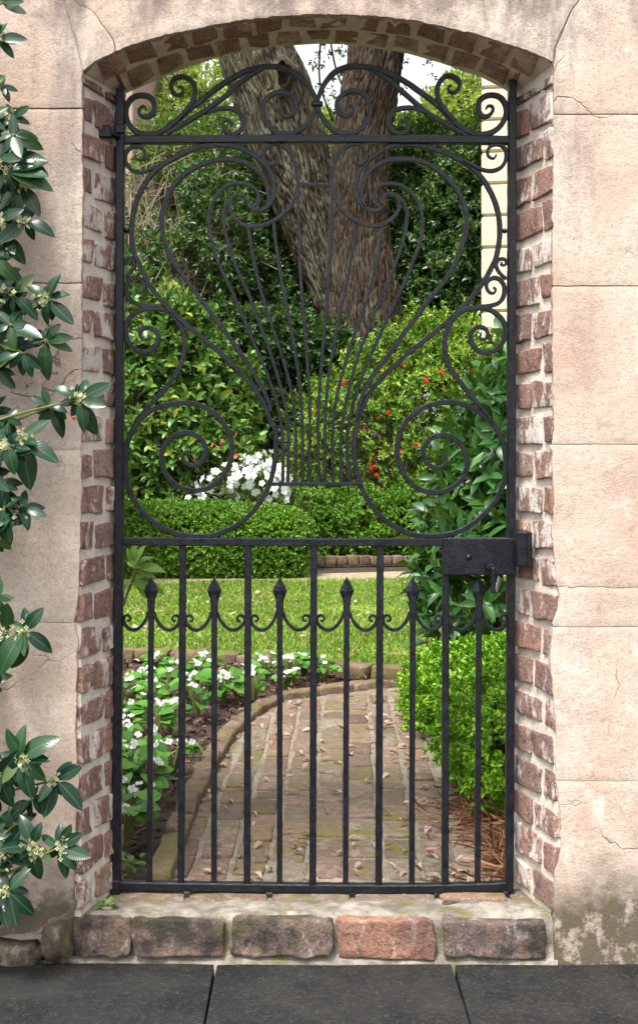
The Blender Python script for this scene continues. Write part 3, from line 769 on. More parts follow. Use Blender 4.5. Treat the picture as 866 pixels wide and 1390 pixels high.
# crest
SCR = [
 ('crest_scroll', 'A 245 392 226 368 195 395 205 432 248 444 292 415 300 362 272 313 214 297 150 315 112 370 108 435 130 497 180 545 250 563 330 550 400 508 470 450 535 392 610 335 700 265 790 202 865 160 | B 290 125 400 103 475 103 560 125 640 178 700 242 735 300 752 345', 7.2, .35, .8),
 ('crest_scroll', 'H 648 392 655 372 688 372 692 405 662 438 622 440 594 400 598 345 640 305 700 297 752 320 782 380 776 450 730 520 660 558 580 560 500 530 430 475 370 415 300 348 200 275 100 205 0 157 | G 500 118 400 103 310 105 230 135 170 195 130 262 102 345', 7.2, .35, .8),
 ('crest_band', 'B 385 118 300 165 210 230 130 305 40 370 | A 650 402 560 455 480 503 385 558', 6.6, .8, .8),
 ('crest_band', 'G 450 112 520 150 600 205 690 280 770 350 | H 250 420 330 465 400 508 500 560', 6.6, .8, .8),
 ('crest_curl', 'A 462 240 490 243 497 272 465 296 430 282 414 236 435 190 485 172 537 190 570 232 575 300 545 365 470 450', 6.6, .45, .9),
 ('crest_curl', 'H 412 233 390 242 396 272 430 282 463 250 461 206 420 172 375 172 335 205 314 262 323 330 362 395 430 468', 6.6, .45, .9),
 ('crest_curl', 'B 163 503 178 490 152 464 120 470 112 505 140 548 190 562 236 530 252 475 226 420 165 386 80 390 | A 640 418', 6.2, .45, .8),
 ('crest_curl', 'G 668 500 656 484 680 466 712 482 720 518 700 550 648 556 608 534 587 490 592 440 632 398 700 384 | H 150 385 250 415', 6.2, .45, .8),
 ('center_scroll', 'B 748 372 738 412 712 460 668 506 610 545 540 560 478 548 420 495 388 430 390 360 432 300 500 277 562 290 602 325 612 375 590 420 548 441 510 424 498 390 517 368 545 378', 7.0, .8, .4),
 ('center_scroll', 'G 108 372 122 415 145 455 187 512 242 548 310 560 370 545 430 490 458 420 454 350 418 290 350 268 290 285 245 330 238 380 265 425 310 438 347 414 345 376 318 366 306 388', 7.0, .8, .4),
 # lyre
 ('lyre_arm', 'B 285 1036 310 1066 360 1082 412 1055 447 1000 461 920 446 840 402 770 330 708 250 663 170 640 80 634 | A 690 640 600 650 500 690 400 745 310 805 240 892 187 1000 157 1100 147 1200 152 1300 168 1390 | C 187 65 225 150 272 240 332 322 400 395 480 470 560 540 650 612 740 690 820 765 | D 290 890 360 990 402 1065 432 1150 | F 460 240 474 340 470 440 456 540 432 630 390 720 320 820 230 900 130 955 30 985 | E 560 990 450 972 340 922 240 845 165 745 120 640 104 530 104 430 122 345 165 250 222 178 292 130 380 98 480 85 590 96 690 145 770 225 815 320 825 420 800 520 740 610 660 664 570 680 480 660 402 602 356 520 348 440 376 360 440 306 520 288 590 310 636 360 648 420 620 482 570 513 520 500 492 466 500 432 525 424 538 440', 6.8, .7, .35),
 ('lyre_arm', 'G 545 1052 500 1080 440 1068 393 1020 368 950 368 880 397 800 450 738 520 685 600 645 690 632 780 635 | H 280 655 380 690 470 735 550 787 622 862 682 960 720 1060 738 1160 738 1270 720 1380 | J 700 82 650 180 590 270 520 352 430 440 340 520 240 602 130 690 | I 600 806 540 868 460 968 405 1080 375 1180 | K 356 330 354 440 374 560 402 655 452 752 540 860 640 930 740 975 840 989 | L 330 986 440 965 540 915 630 845 710 750 760 650 781 550 781 450 765 370 730 280 670 200 600 145 510 100 420 82 320 86 220 120 130 185 75 265 48 360 52 460 85 560 150 640 230 684 320 692 410 665 480 605 516 530 515 450 480 370 420 320 345 303 275 325 230 380 222 430 240 480 285 521 340 525 376 495 378 455 350 437 325 446 337 462', 6.8, .7, .3),
 ('lyre_inner_arm', 'B 412 1045 425 1000 418 930 393 860 340 800 270 757 180 736 90 735 | A 650 757 550 802 462 872 400 960 362 1060 350 1160 364 1270 400 1380 | C 432 85 500 182 590 300 680 420 770 540 | D 200 650 290 780 360 900 412 1000 438 1090', 6.6, .5, .6),
 ('lyre_inner_arm', 'G 425 1045 405 1000 402 920 430 842 490 785 580 742 680 732 780 740 | H 280 780 370 850 440 930 490 1020 515 1120 510 1230 480 1330 | J 468 10 420 120 340 240 250 350 160 470 70 590 | I 580 720 490 832 430 940 385 1060 368 1140', 6.6, .5, .6),
 ('lyre_curl', 'B 457 718 443 705 465 691 490 712 485 746 450 766 410 755 388 718 390 680 430 636 480 624 540 655 586 720 612 800 622 885 612 955 580 1035 520 1105 450 1152 380 1178 300 1186 240 1170 185 1122 160 1062 175 995 222 972 262 988 290 1035', 5.2, .4, .9),
 ('lyre_curl', 'G 385 710 370 692 346 710 354 745 395 766 432 735 436 690 400 642 350 628 290 655 240 720 210 810 203 895 212 960 245 1040 300 1105 370 1155 450 1182 530 1180 590 1150 640 1100 660 1042 640 982 590 964 548 992 538 1035', 5.2, .4, .9),
 # strings
 ('string', 'B 292 1050 335 1046 357 995 346 950 300 910 230 895 150 910 90 958 40 1030 16 1110 20 1200 45 1310 | D 58 10 100 120 180 290 250 450 320 620 390 780 440 910 482 1040 506 1160 518 1280 | F 521 430 521 540 518 636', 4.9, .9, 1),
 ('string', 'B 190 982 150 1015 118 1100 124 1200 150 1300 | D 165 10 220 150 290 300 360 490 430 680 480 840 522 985 550 1130 560 1260 | F 558 440 556 540 553 636', 4.7, .9, 1),
 ('string', 'B 285 1186 300 1290 | D 311 10 345 170 400 370 460 550 510 700 560 880 590 1030 605 1180 608 1300 | F 606 440 603 540 600 636', 4.5, .9, 1),
 ('string', 'B 456 1155 470 1290 | D 481 10 510 200 550 400 590 620 620 800 640 980 650 1120 653 1250 | F 653 440 655 540 655 636', 4.5, .9, 1),
 ('string', 'B 622 905 626 1150 | D 631 10 645 250 665 520 685 760 698 930 703 1050 703 1200 | F 700 440 699 540 698 636', 4.6, 1, 1),
 ('string', 'G 203 905 198 1150 | I 191 10 175 250 150 550 125 850 112 1050 108 1200 | K 112 440 114 540 115 636', 4.6, 1, 1),
 ('string', 'G 363 1160 350 1300 | I 340 10 308 200 256 440 215 650 185 830 165 1020 155 1200 | K 155 440 157 540 158 636', 4.5, .9, 1),
 ('string', 'G 541 1182 530 1300 | I 521 10 470 230 400 450 330 640 275 830 235 1000 212 1180 | K 206 440 208 540 210 636', 4.5, .9, 1),
 ('string', 'G 645 975 690 1030 710 1105 702 1200 680 1300 | I 662 10 600 180 520 350 440 560 370 750 315 950 280 1120 262 1300 | K 263 440 265 540 266 636', 4.7, .9, 1),
 ('string', 'G 530 1052 490 1018 484 970 515 920 580 895 660 905 730 950 786 1020 813 1110 815 1220 796 1310 | I 772 20 720 160 650 310 570 480 480 680 410 850 350 1030 318 1180 305 1300 | K 308 440 318 540 330 636', 4.9, .9, 1),
 # side scrolls
 ('corner_scroll', 'A 168 700 180 730 216 736 238 700 224 660 180 645 130 660 104 702 106 750 140 800 200 822 255 810 320 775', 5.2, .45, .7),
 ('corner_scroll', 'H 715 700 700 728 665 716 655 676 680 642 730 632 776 665 781 730 750 786 690 812 620 804 560 775 490 740', 5.2, .45, .7),
 ('side_scroll', 'C 172 1150 220 1100 270 1048 340 975 410 890 468 800 500 700 505 610 485 530 440 458 380 405 310 390 250 395 190 412 132 460 108 520 115 600 155 660 225 690 290 666 326 612 315 556 265 525 215 535 202 578 238 606 268 592 255 575', 6.6, .6, .4),
 ('side_scroll', 'J 685 1160 655 1115 600 1050 530 970 460 880 400 790 370 700 368 600 390 530 432 462 500 405 570 390 640 395 700 420 755 470 781 540 766 610 720 670 650 698 590 680 550 630 543 575 570 530 610 520 650 540 659 580 635 606 604 592 612 572', 6.6, .6, .4),
 ('side_curl', 'C 182 258 172 275 196 291 230 270 236 226 200 189 150 190 112 230 112 290 140 336 200 370 260 376 330 386 410 428', 6.0, .4, .7),
 ('side_curl', 'J 695 250 712 264 700 291 670 285 650 250 656 214 696 187 742 200 771 246 766 310 730 358 660 378 590 380 515 400', 6.0, .4, .7),
 ('small_curl', 'C 128 86 108 94 98 72 118 52 150 60 165 96 146 140 104 184', 5.0, .5, .8),
 ('small_curl', 'J 757 80 748 92 770 102 786 80 770 58 736 61 715 96 735 146 782 192', 5.0, .5, .8),
]
for nm, s, w, a, b in SCR: sweep(nm, trace(s), w, .013 if nm != 'string' else .010, a, b)
sweep('lyre_bar', [(404, 251), (428, 251), (452, 251)], 4.8, .012)
sweep('lyre_bar', [(369, 657.3), (430, 656.8), (491, 657)], 5.0, .012)
gbox('collar', 422.5, 138, 438.5, 145, -.011, .011, .003)
ball('stud', 172.5, 313, .0065); ball('stud', 684.5, 313.5, .0065)
for px, py in ((167, 166), (690, 166)): pass
# lower bars
TB = [(248.6, 246), (337, 335.6), (426, 424.5), (516, 513.8), (604.8, 603.6)]
SB = [(205.6, 203), (291.2, 290.8), (380, 379.7), (470.6, 469), (560, 558.7), (649.7, 647.6)]
for a, b in TB: sweep('bar', [(a, 739), ((a + b) / 2, 970), (b, 1201)], 9.3, .017)
for a, b in SB:
    o = sweep('spear_bar', [(a, 808), (a, 836), ((a + b) / 2, 1000), (b, 1201)], 7.6, .014, w0=1.15)
    # flattened spear head
    z = lambda x, y: P(x, y, DG)
    prof = [(0, 783), (3.2, 788.5), (7.5, 796), (9.7, 802), (8, 807.5), (5.6, 813), (4.9, 822), (4.6, 836)]
    V, F = [], []
    for hw, y in prof:
        th = .0035 + .004 * hw / 9.7
        for sx_, sy_ in ((-1, 0), (0, -1), (1, 0), (0, 1)):
            p = P(a + sx_ * max(hw, .3), y, DG); V.append((p.x - gl.x, sy_ * th, p.z - gl.z))
    for i in range(len(prof) - 1):
        for k in range(4): F.append((i * 4 + k, i * 4 + (k + 1) % 4, i * 4 + 4 + (k + 1) % 4, i * 4 + 4 + k))
    sp = link('spear_point', pydata('spear_point', V, F), o, M['iron'])
tall = [167.6] + [t[0] - .4 for t in TB] + [688.5]
for i, (a, _) in enumerate(SB):
    for sgn, tx in ((-1, tall[i]), (1, tall[i + 1])):
        e = tx + (-sgn) * 4.6 if 0 < i + (sgn > 0) < 6 else tx - sgn * .6
        w = abs(e - a) - 4.0; s0 = a + sgn * 4.2
        loc = [(0, 831), (.08, 840), (.28, 850), (.52, 855), (.76, 853.5), (.95, 847), (1.0, 840.5), (.93, 836), (.80, 835.5), (.72, 839.5), (.78, 843), (.86, 842.5)]
        sweep('hook_scroll', [(s0 + sgn * w * t, y) for t, y in loc], 4.6, .011, .9, .6, step_=2.0)
# lock
lk = gbox('lock_plate', 600.6, 729.8, 697.5, 779.5, -.021, .012, .002)
ball('rivet', 634.5, 756, .008, lk, -.020, .6)
hb = MB(); c = P(660, 767, DG)
hb.tube([(c.x - gl.x, -.02, c.z - gl.z), (c.x - gl.x, -.045, c.z - gl.z)], .008, 10)
c2 = P(665.5, 768, DG); c3 = P(666, 803, DG)
hb.box((c2.x - gl.x - .0055, -.052, c3.z - gl.z), (c2.x - gl.x + .0055, -.041, c2.z - gl.z), .002)
hb.box((c.x - gl.x - .004, -.050, c.z - gl.z - .006), (c2.x - gl.x + .002, -.042, c.z - gl.z + .006), .001)
hb.build('handle', M['iron'], lk)
q = MB(); cc = P(677, 791, DG)
q.tube([(cc.x - gl.x - .006, .004, cc.z - gl.z - .022), (cc.x - gl.x + .003, .0, cc.z - gl.z + .012), (cc.x - gl.x + .005, .003, cc.z - gl.z + .026)], [.004, .006, .004], 8)
q.build('latch_tongue', M['steel'], lk)
# top hinge: eye on the stile, pin driven in the brick
gbox('hinge_strap', 157.0, 170.5, 171.6, 183.5, -.020, .020, .003)
hp = thing('hinge_pin', 'black iron hinge pin driven into the brick reveal beside the gate', 'hinge', P(148, 180, 3.285))
hb = MB(); hb.box((-.03, -.012, -.014), (.006, .010, .016), .003); hb.tube([(-.004, -.002, .001), (.012, .03, .0), (.020, .055, -.001)], .008, 10)
hb.build('pin', M['iron'], hp)
kp = thing('latch_keeper', 'black iron latch keeper box bolted to the brick reveal', 'latch', P(710, 746, 3.25))
hb = MB(); a, b = P(699.5, 769, 3.25) - kp.location, P(722, 722, 3.25) - kp.location
hb.box((a.x + .004, 0, a.z), (b.x, .10, b.z), .003).build('keeper_box', M['iron'], kp)
hb = MB().box((b.x - .013, -.006, a.z - .001), (b.x - .004, .0, b.z + .001), .002).build('keeper_rib', M['iron'], kp)

# =================================================================== PATH, LAWN, BED
path = bpy.data.objects.new('path', None); col.objects.link(path); tag(path, 'worn mossy brick garden path curving right behind the gate', 'path', kind='structure')
LEFT = np.array([(-.335, 3.40), (-.325, 4.0), (-.305, 4.5), (-.25, 5.3), (-.11, 5.92), (.06, 6.12), (.47, 6.38), (1.3, 6.75), (2.4, 7.0)])
RIGHT = np.array([(.44, 3.40), (.44, 4.4), (.46, 4.8), (.56, 5.2), (.78, 5.5), (1.3, 5.8), (2.4, 6.05)])
LC = catmull(LEFT, .06); RC = catmull(RIGHT, .06)
def in_path(x, y):
    if y < LC[0][1]: return False
    # left boundary: to the right/below the curve
    yl = np.interp(x, LC[:, 0], LC[:, 1]) if x > LC[:, 0].min() else 0
    if x < LC[:, 0].min(): return False
    xl = np.interp(min(y, 5.9), LC[:, 1], LC[:, 0]) if y < 5.95 else -9
    if y < 5.95 and x < xl: return False
    if y >= 5.95 and y > np.interp(x, LC[30:, 0], LC[30:, 1]): return False
    xr = np.interp(y, RC[:, 1], RC[:, 0])
    return x < xr
# mortar sheet
V, F = [], []; ns = 60
for i in range(ns + 1):
    t = i / ns; a = LC[int(t * (len(LC) - 1))]; b = RC[int(t * (len(RC) - 1))]
    V += [(a[0] - .03, a[1], -.003), (b[0] + .12, b[1], -.003)]
for i in range(ns): F.append((2 * i, 2 * i + 1, 2 * i + 3, 2 * i + 2))
link('path_bed', pydata('path_bed', V, F), path, M['path_mortar'])
PVv = brick_variants('path_brick', M['path_brick'], 12, .10, .06, (.55, .27, 1))
th = .030; ux = Vector((math.cos(th), -math.sin(th), 0)); uy = Vector((math.sin(th), math.cos(th), 0)); O0 = Vector((0, 3.40, 0))
cp_, rp = .099, .192
nb = 0
for ci in range(-5, 24):
    ph = random.uniform(0, rp) if ci % 2 else random.uniform(0, .03) + rp * .5
    ri = -1
    y = -ph
    while y < 3.4:
        ln = rp * random.choice((1, 1, 1, .97, .55, 1.02)); c = O0 + ux * ((ci + .5) * cp_) + uy * (y + ln / 2)
        if in_path(c.x + (.045 if c.x < 0 else 0), c.y) and c.y - ln / 2 > 3.385 and nb < 298:
            tilt = Vector((random.uniform(-.02, .02), random.uniform(-.02, .02), 1)).normalized()
            jx = random.uniform(-.005, .005)
            put_brick(PVv, c + ux * jx + Vector((0, 0, -.0215 + random.uniform(-.0035, .0025))), ux, uy, tilt, (cp_ - .014 + random.uniform(-.007, .003), ln - .010 - random.uniform(0, .006), .05), path); nb += 1
        y += ln
# edging bricks along the left side
edging = thing('brick_edging', 'mossy brick edging curving along the left side of the path', 'edging', (-.4, 3.5, 0))
EV = brick_variants('edging_brick', M['edge_brick'], 8, .12, .08, (.42, .85, 1))
def along(curve, off, pitch, size, parent, vars_, z, s0=0, smax=99, name='brick'):
    d_ = np.concatenate([[0], np.cumsum(np.linalg.norm(np.diff(curve, axis=0), axis=1))]); s = s0
    while s < min(d_[-1] - pitch, smax):
        x = np.interp(s + pitch / 2, d_, curve[:, 0]); y = np.interp(s + pitch / 2, d_, curve[:, 1])
        x2 = np.interp(s + pitch / 2 + .02, d_, curve[:, 0]); y2 = np.interp(s + pitch / 2 + .02, d_, curve[:, 1])
        t = Vector((x2 - x, y2 - y, 0)).normalized(); nn = Vector((-t.y, t.x, 0))
        put_brick(vars_, Vector((x, y, z + random.uniform(-.006, .006))) + nn * off, t, nn, Vector((random.uniform(-.05, .05), random.uniform(-.05, .05), 1)).normalized(), (pitch - .012, size[0], size[1]), parent, name); s += pitch
along(LC, .036, .20, (.066, .085), edging, EV, -.010, 0.02, 5.6)
# lawn
LEDGE = np.array([(-2.2, 7.55), (-1.4, 7.45), (-.9, 7.35), (-.4, 7.2), (.0, 6.95), (.35, 6.72), (.8, 6.78), (1.3, 6.95), (2.4, 7.2)])
LG = catmull(LEDGE, .08)
le2 = thing('lawn_edging', 'half-buried brick border between flower bed and lawn', 'edging', (-1, 7.4, 0))
along(LG, 0, .20, (.09, .075), le2, EV, .005, .9, 3.3)
V, F = [], []
xs = np.linspace(-7, 6, 66); YFAR = 13.6
def far_edge(x): return 11.35 + .55 * (x + 2) / 3 if x < 1.0 else 11.9 + (x - 1) * .25
for x in xs:
    y0 = float(np.interp(x, LG[:, 0], LG[:, 1])); V += [(x, y0, .004), (x, far_edge(x), .006)]
for i in range(len(xs) - 1): F.append((2 * i, 2 * i + 2, 2 * i + 3, 2 * i + 1))
lw = link('lawn', pydata('lawn', V, F), None, M['turf_soil']); tag(lw, 'patchy green lawn with dry straw behind the gate', 'lawn', kind='structure')
NG = 175000
gx = rng.uniform(-4.6, 3.6, NG * 3); gy = rng.uniform(6.6, 12.3, NG * 3)
ok = (gy > np.interp(gx, LG[:, 0], LG[:, 1]) + .03) & (gy < np.array([far_edge(a) for a in gx]) + .05 * rng.normal(size=len(gx)))
w3 = np.stack([gx, gy, np.zeros_like(gx)], 1); ok &= (np.abs(VX + gx / gy * FPX - 430) < 620) & ((np.abs(VX + gx / gy * FPX - 430) < 340) | (rng.uniform(size=len(gx)) < .6))
dens = .5 + .6 * lump(w3, 2.2, 5) + .25 * lump(w3, 9, 6); ok &= rng.uniform(size=len(gx)) < np.clip(dens + .25, .12, 1)
B = np.stack([gx, gy, np.full_like(gx, .004)], 1)[ok][:NG]
Dn = rng.normal(size=(len(B), 3)) * .8; Dn[:, 2] = np.abs(Dn[:, 2]) * .5 + .35
me = leafmesh('grass', B, Dn, rdir(len(B)), rng.uniform(.018, .05, len(B)), .0075, 'diamond', .1, .3)
go = link('grass', me, None, M['grass']); tag(go, 'short green and straw coloured grass of the lawn', 'grass', kind='stuff')
# far walk across the lawn end
V, F = [], []
for x in xs: V += [(x, far_edge(x), .004), (x, far_edge(x) + .75 + .12 * max(0, x), .004)]
for i in range(len(xs) - 1): F.append((2 * i, 2 * i + 2, 2 * i + 3, 2 * i + 1))
fw = link('garden_walk', pydata('garden_walk', V, F), None, M['pavement_sand']); tag(fw, 'sandy walk crossing the far end of the lawn', 'path', kind='structure')
fe = thing('hedge_edging', 'row of small bricks edging the bed at the foot of the rear hedge', 'edging', (.6, 13.8, 0))
c_ = np.array([(-.15, 13.55), (.5, 13.7), (1.2, 13.8), (2.0, 13.9)]); along(catmull(c_, .1), 0, .115, (.11, .10), fe, EV, .03)

# mulch and litter (uncountable)
def scatter(n, x0, x1, y0, y1, test):
    out = []
    while sum(len(o) for o in out) < n:
        q = np.stack([rng.uniform(x0, x1, n * 2), rng.uniform(y0, y1, n * 2)], 1); out.append(q[[test(a, b) for a, b in q]])
        if len(out) > 20: break
    return np.concatenate(out)[:n]
def in_bed(x, y):
    if y < 5.95: return x < np.interp(y, LC[:, 1], LC[:, 0]) - .11 and x > -1.6 and y > 3.42
    return y < np.interp(x, LG[:, 0], LG[:, 1]) - .04 and (x < -.2 or y > np.interp(x, LC[30:, 0], LC[30:, 1]) + .1)
q = scatter(7000, -1.5, .4, 3.42, 7.5, in_bed)
B = np.concatenate([q, rng.uniform(-.034, -.005, (len(q), 1))], 1); Dn = rng.normal(size=(len(q), 3)) * [1, 1, .25]
mo = link('bark_mulch', leafmesh('bark_mulch', B, Dn, rng.normal(size=(len(q), 3)) * .4 + [0, 0, 1], rng.uniform(.015, .05, len(q)), rng.uniform(.008, .02, len(q)), 'diamond', .15, .1), None, M['mulch'])
tag(mo, 'dark brown bark mulch covering the flower bed', 'mulch', kind='stuff')
q = scatter(260, -1.2, .3, 3.42, 7.3, in_bed)
B = np.concatenate([q, rng.uniform(-.006, .004, (len(q), 1))], 1); Dn = rng.normal(size=(len(q), 3)) * [1, 1, .3]
lo_ = link('leaf_litter', leafmesh('leaf_litter', B, Dn, rng.normal(size=(len(q), 3)) * .5 + [0, 0, 1], rng.uniform(.03, .06, len(q)), rng.uniform(.015, .026, len(q)), 'oval', .3, .25), None, M['dry_leaf'])
tag(lo_, 'dry pale fallen leaves strewn over the mulch', 'leaf litter', kind='stuff')
q = np.stack([rng.uniform(-2, 2, 900), rng.uniform(6.8, 11.6, 900)], 1); q = q[(q[:, 1] > np.interp(q[:, 0], LG[:, 0], LG[:, 1]) + .05)]
B = np.concatenate([q, rng.uniform(.015, .04, (len(q), 1))], 1); Dn = rng.normal(size=(len(q), 3)) * [1, 1, .3]
ll_ = link('leaf_litter', leafmesh('leaf_litter', B, Dn, rng.normal(size=(len(q), 3)) * .5 + [0, 0, 1], rng.uniform(.025, .055, len(q)), rng.uniform(.014, .026, len(q)), 'oval', .3, .25), None, M['dry_leaf'])
tag(ll_, 'small dry leaves scattered through the lawn grass', 'leaf litter', kind='stuff')
def straw_zone(x, y): return x > .40 + .06 * math.sin(y * 9) and x < .95 and 3.42 < y < 4.4 and (x > .50 or random.random() < .2)
q = scatter(5200, .3, .95, 3.42, 4.4, straw_zone)
B = np.concatenate([q, rng.uniform(-.01, .045, (len(q), 1)) * np.clip((q[:, :1] - .38) * 5, .2, 1)], 1); Dn = rng.normal(size=(len(q), 3)) * [1, 1, .35]
ps = link('pine_straw', leafmesh('pine_straw', B, Dn, rdir(len(q)), rng.uniform(.05, .13, len(q)), .0032, 'diamond', .1, .12), None, M['pine_straw'])
tag(ps, 'rusty brown pine straw heaped under the box bush', 'pine straw', kind='stuff')
# fallen leaves that can be picked out on the path
LPd = [leaf_proto('fallen_leaf', w_, .55, c__, 0, 5) for w_, c__ in ((.38, .25), (.45, -.2), (.33, .1), (.42, .35))]
for m_ in LPd: m_.materials.append(M['dry_leaf'])
cnt = 0
while cnt < 230:
    y = 3.36 + 3.0 * random.random() ** 1.7; x = random.uniform(-.33, .55)
    if y > 3.42 and not in_path(x, y): continue
    if random.random() < .5 and abs(x - .40) > .15 and y < 4.6: continue
    a = random.uniform(0, 6.28)
    o = place_leaf(random.choice(LPd), 'fallen_leaf', (x, y, .012), (math.cos(a), math.sin(a), random.uniform(-.1, .2)), (random.uniform(-.4, .4), random.uniform(-.4, .4), 1), random.uniform(.022, .048), None)
    tag(o, 'curled dry brown leaf fallen on the brick path', 'fallen leaf', 'fallen leaves on the path'); cnt += 1

# =================================================================== PLANTS
# begonias
BL = leaf_proto('begonia_leaf', .82, .30, .12, 0, 5); BL.materials.append(M['begonia_leaf'])
def flower_mesh(name, mat, petals=4, r=1.0, cup=.25, fat=1.0):
    V, F = [], []
    for k in range(petals):
        a = 2 * math.pi * k / petals; ca, sa = math.cos(a), math.sin(a)
        for (u, s, z) in ((.05, 0, 0), (.5, .34, .12 + cup * .3), (.95, .24, cup), (1.05, 0, cup * .8), (.95, -.24, cup), (.5, -.34, .12 + cup * .3)):
            s *= fat * (1 if k % 2 == 0 or petals > 4 else .6); V.append((r * (u * ca - s * sa), r * (u * sa + s * ca), z * r + .004 * k))
        b = k * 6; F.append(tuple(range(b, b + 6)))
    me = pydata(name, V, F); me.materials.append(mat); return me
BF = flower_mesh('begonia_flower', M['white_petal'], 4, 1, .2, 1.75)
beg = [(182, 935), (212, 915), (252, 945), (283, 915), (303, 950), (333, 928), (362, 918), (388, 933), (412, 916), (441, 921), (180, 985), (232, 990), (176, 1040), (196, 1080), (236, 1045), (180, 1115), (268, 968), (345, 946), (165, 1010), (205, 962), (172, 1075), (270, 925), (398, 922), (240, 925), (200, 940), (225, 950), (178, 958), (210, 1000), (188, 1055), (172, 1140), (285, 945), (320, 940), (428, 918)]
for i, (px, py) in enumerate(beg):
    D_ = gD(py, 0); b = P(px, py, D_); b.z = -.02
    lab = ('white-flowered begonia beside the left jamb of the gateway' if px < 240 and py > 955 else 'white-flowered begonia tucked against the path edging' if (px, py) in ((303, 950), (345, 946), (388, 933), (441, 921), (268, 968), (412, 916)) else 'white-flowered begonia along the brick border of the lawn')
    t = thing('begonia', lab, 'flower', b, 'white begonias bedding the border')
    sc = random.uniform(.70, 1.0) * (.8 if py < 950 else 1.0)
    st = MB(); tips = []
    for k in range(random.randint(14, 19)):
        a = k * 2.4 + random.random(); r_ = .015 + .085 * math.sqrt(random.random()) * sc; z = (.055 + .10 * random.random() * (1 - r_ * 4)) * sc + .02
        bp = Vector((r_ * .6 * math.cos(a), r_ * .6 * math.sin(a), z)); dr = (math.cos(a), math.sin(a), random.uniform(-.25, .35))
        place_leaf(BL, 'leaf', b + bp, dr, (random.uniform(-.4, .4), random.uniform(-.7, 0), 1), random.uniform(.055, .088) * sc, t); tips.append(bp)
    for k in range(random.randint(2, 5)):
        a = random.uniform(0, 6.28); r_ = .075 * math.sqrt(random.random()) * sc; z = (.13 + .055 * random.random()) * sc
        for m_ in range(random.randint(1, 3)):
            o = bpy.data.objects.new('flower', BF); col.objects.link(o); o.parent = t
            o.location = (r_ * math.cos(a) + random.uniform(-.018, .018), r_ * math.sin(a) + random.uniform(-.018, .018) - .01, z + random.uniform(-.012, .012))
            o.rotation_euler = (random.uniform(.2, 1.3), random.uniform(-.5, .5), random.uniform(-.8, .8)); s_ = random.uniform(.009, .0145); o.scale = (s_, s_, s_)
            tips.append(o.location.copy())
    for tp in tips: st.tube([(0, 0, 0), (tp.x * .5, tp.y * .5, tp.z * .6), tuple(tp)], [.003, .0025, .0015], 4)
    st.build('stem', M['green_stem'], t)

# clipped box by the path
def ell(px, py, D_, rx, ry, rz): c = P(px, py, D_); return ((c.x, c.y, c.z), (rx, ry, rz))
bush('box_bush', 'bright green box bush overhanging the brick path by the gate', 'bush', (.70, 4.75, 0), M['box_leaf'],
     [((.79, 4.30, .175), (.35, .46, .205)), ((.92, 5.2, .15), (.42, .6, .19)), ((1.05, 4.3, .18), (.4, .5, .21)), ((.74, 5.45, .12), (.33, .45, .17))],
     6200, 9, .042, .024, .60, 'oval', lo=.74, p=2.8, amp=.10, freq=13, seed=3, nstem=26, up=.45, keep=None, stemr=.012)
# laurel with big leaves beside the lock
LLf = [leaf_proto('laurel_leaf', w_, .25, c__) for w_, c__ in ((.36, .22), (.40, .35), (.33, .12))]
for m_ in LLf: m_.materials.append(M['laurel_leaf'])
lt, C, O = bush('laurel_bush', 'laurel bush with large dark glossy leaves growing beside the lock', 'bush', (1.12, 6.7, 0), M['laurel_leaf'],
     [((1.28, 6.9, .60), (.62, .65, .62)), ((1.30, 6.8, 1.18), (.50, .6, .52)), ((1.02, 6.6, .45), (.42, .45, .42)), ((1.10, 6.7, .95), (.42, .45, .35))],
     620, 7, .10, .115, .38, 'oval', lo=.55, amp=.16, freq=4, seed=11, nstem=22, up=.35, splay=62, keep=lambda w: (VX + w[:, 0] / w[:, 1] * FPX < 780), fold=.2, droop=.22)
C, O = blobs(75, [((1.28, 6.9, .60), (.64, .67, .64)), ((1.30, 6.8, 1.18), (.52, .62, .54)), ((1.02, 6.6, .45), (.44, .47, .44))], .92, amp=.14, freq=4, seed=11,
             keep=lambda w: (VX + w[:, 0] / w[:, 1] * FPX < 705) & (w[:, 1] < 6.85))
B, Dr, N, LL = sprigs(C, O, 4, .09, .122, 60, up=.3)
for k in range(min(300, len(B))):
    o = place_leaf(random.choice(LLf), 'leaf', B[k], Dr[k] + np.array([0, 0, -.15]), N[k], LL[k], lt)
# rear clipped hedges
bush('clipped_hedge', 'low clipped box hedge with a rounded end in front of white azalea', 'hedge', (-1.2, 12.4, 0), M['hedge_leaf'],
     [((-1.60, 12.35, .31), (1.62, .44, .33)), ((-.32, 12.35, .28), (.34, .42, .31))], 20000, 7, .045, .030, .6, lo=.86, p=3.6, amp=.045, freq=9, seed=5, nstem=16, up=.35, keep=None)
bush('rear_hedge', 'low loose box hedge behind the brick-edged far bed', 'hedge', (.6, 14.6, 0), M['hedge2_leaf'],
     [((.10, 14.5, .34), (.42, .42, .38)), ((.62, 14.5, .34), (.45, .45, .37)), ((1.15, 14.4, .38), (.42, .45, .40)), ((1.6, 14.4, .30), (.4, .45, .34))], 9000, 7, .06, .036, .6, lo=.75, p=2.4, amp=.15, freq=9, seed=6, nstem=20, up=.5, keep=lambda w: seen(w, 30))
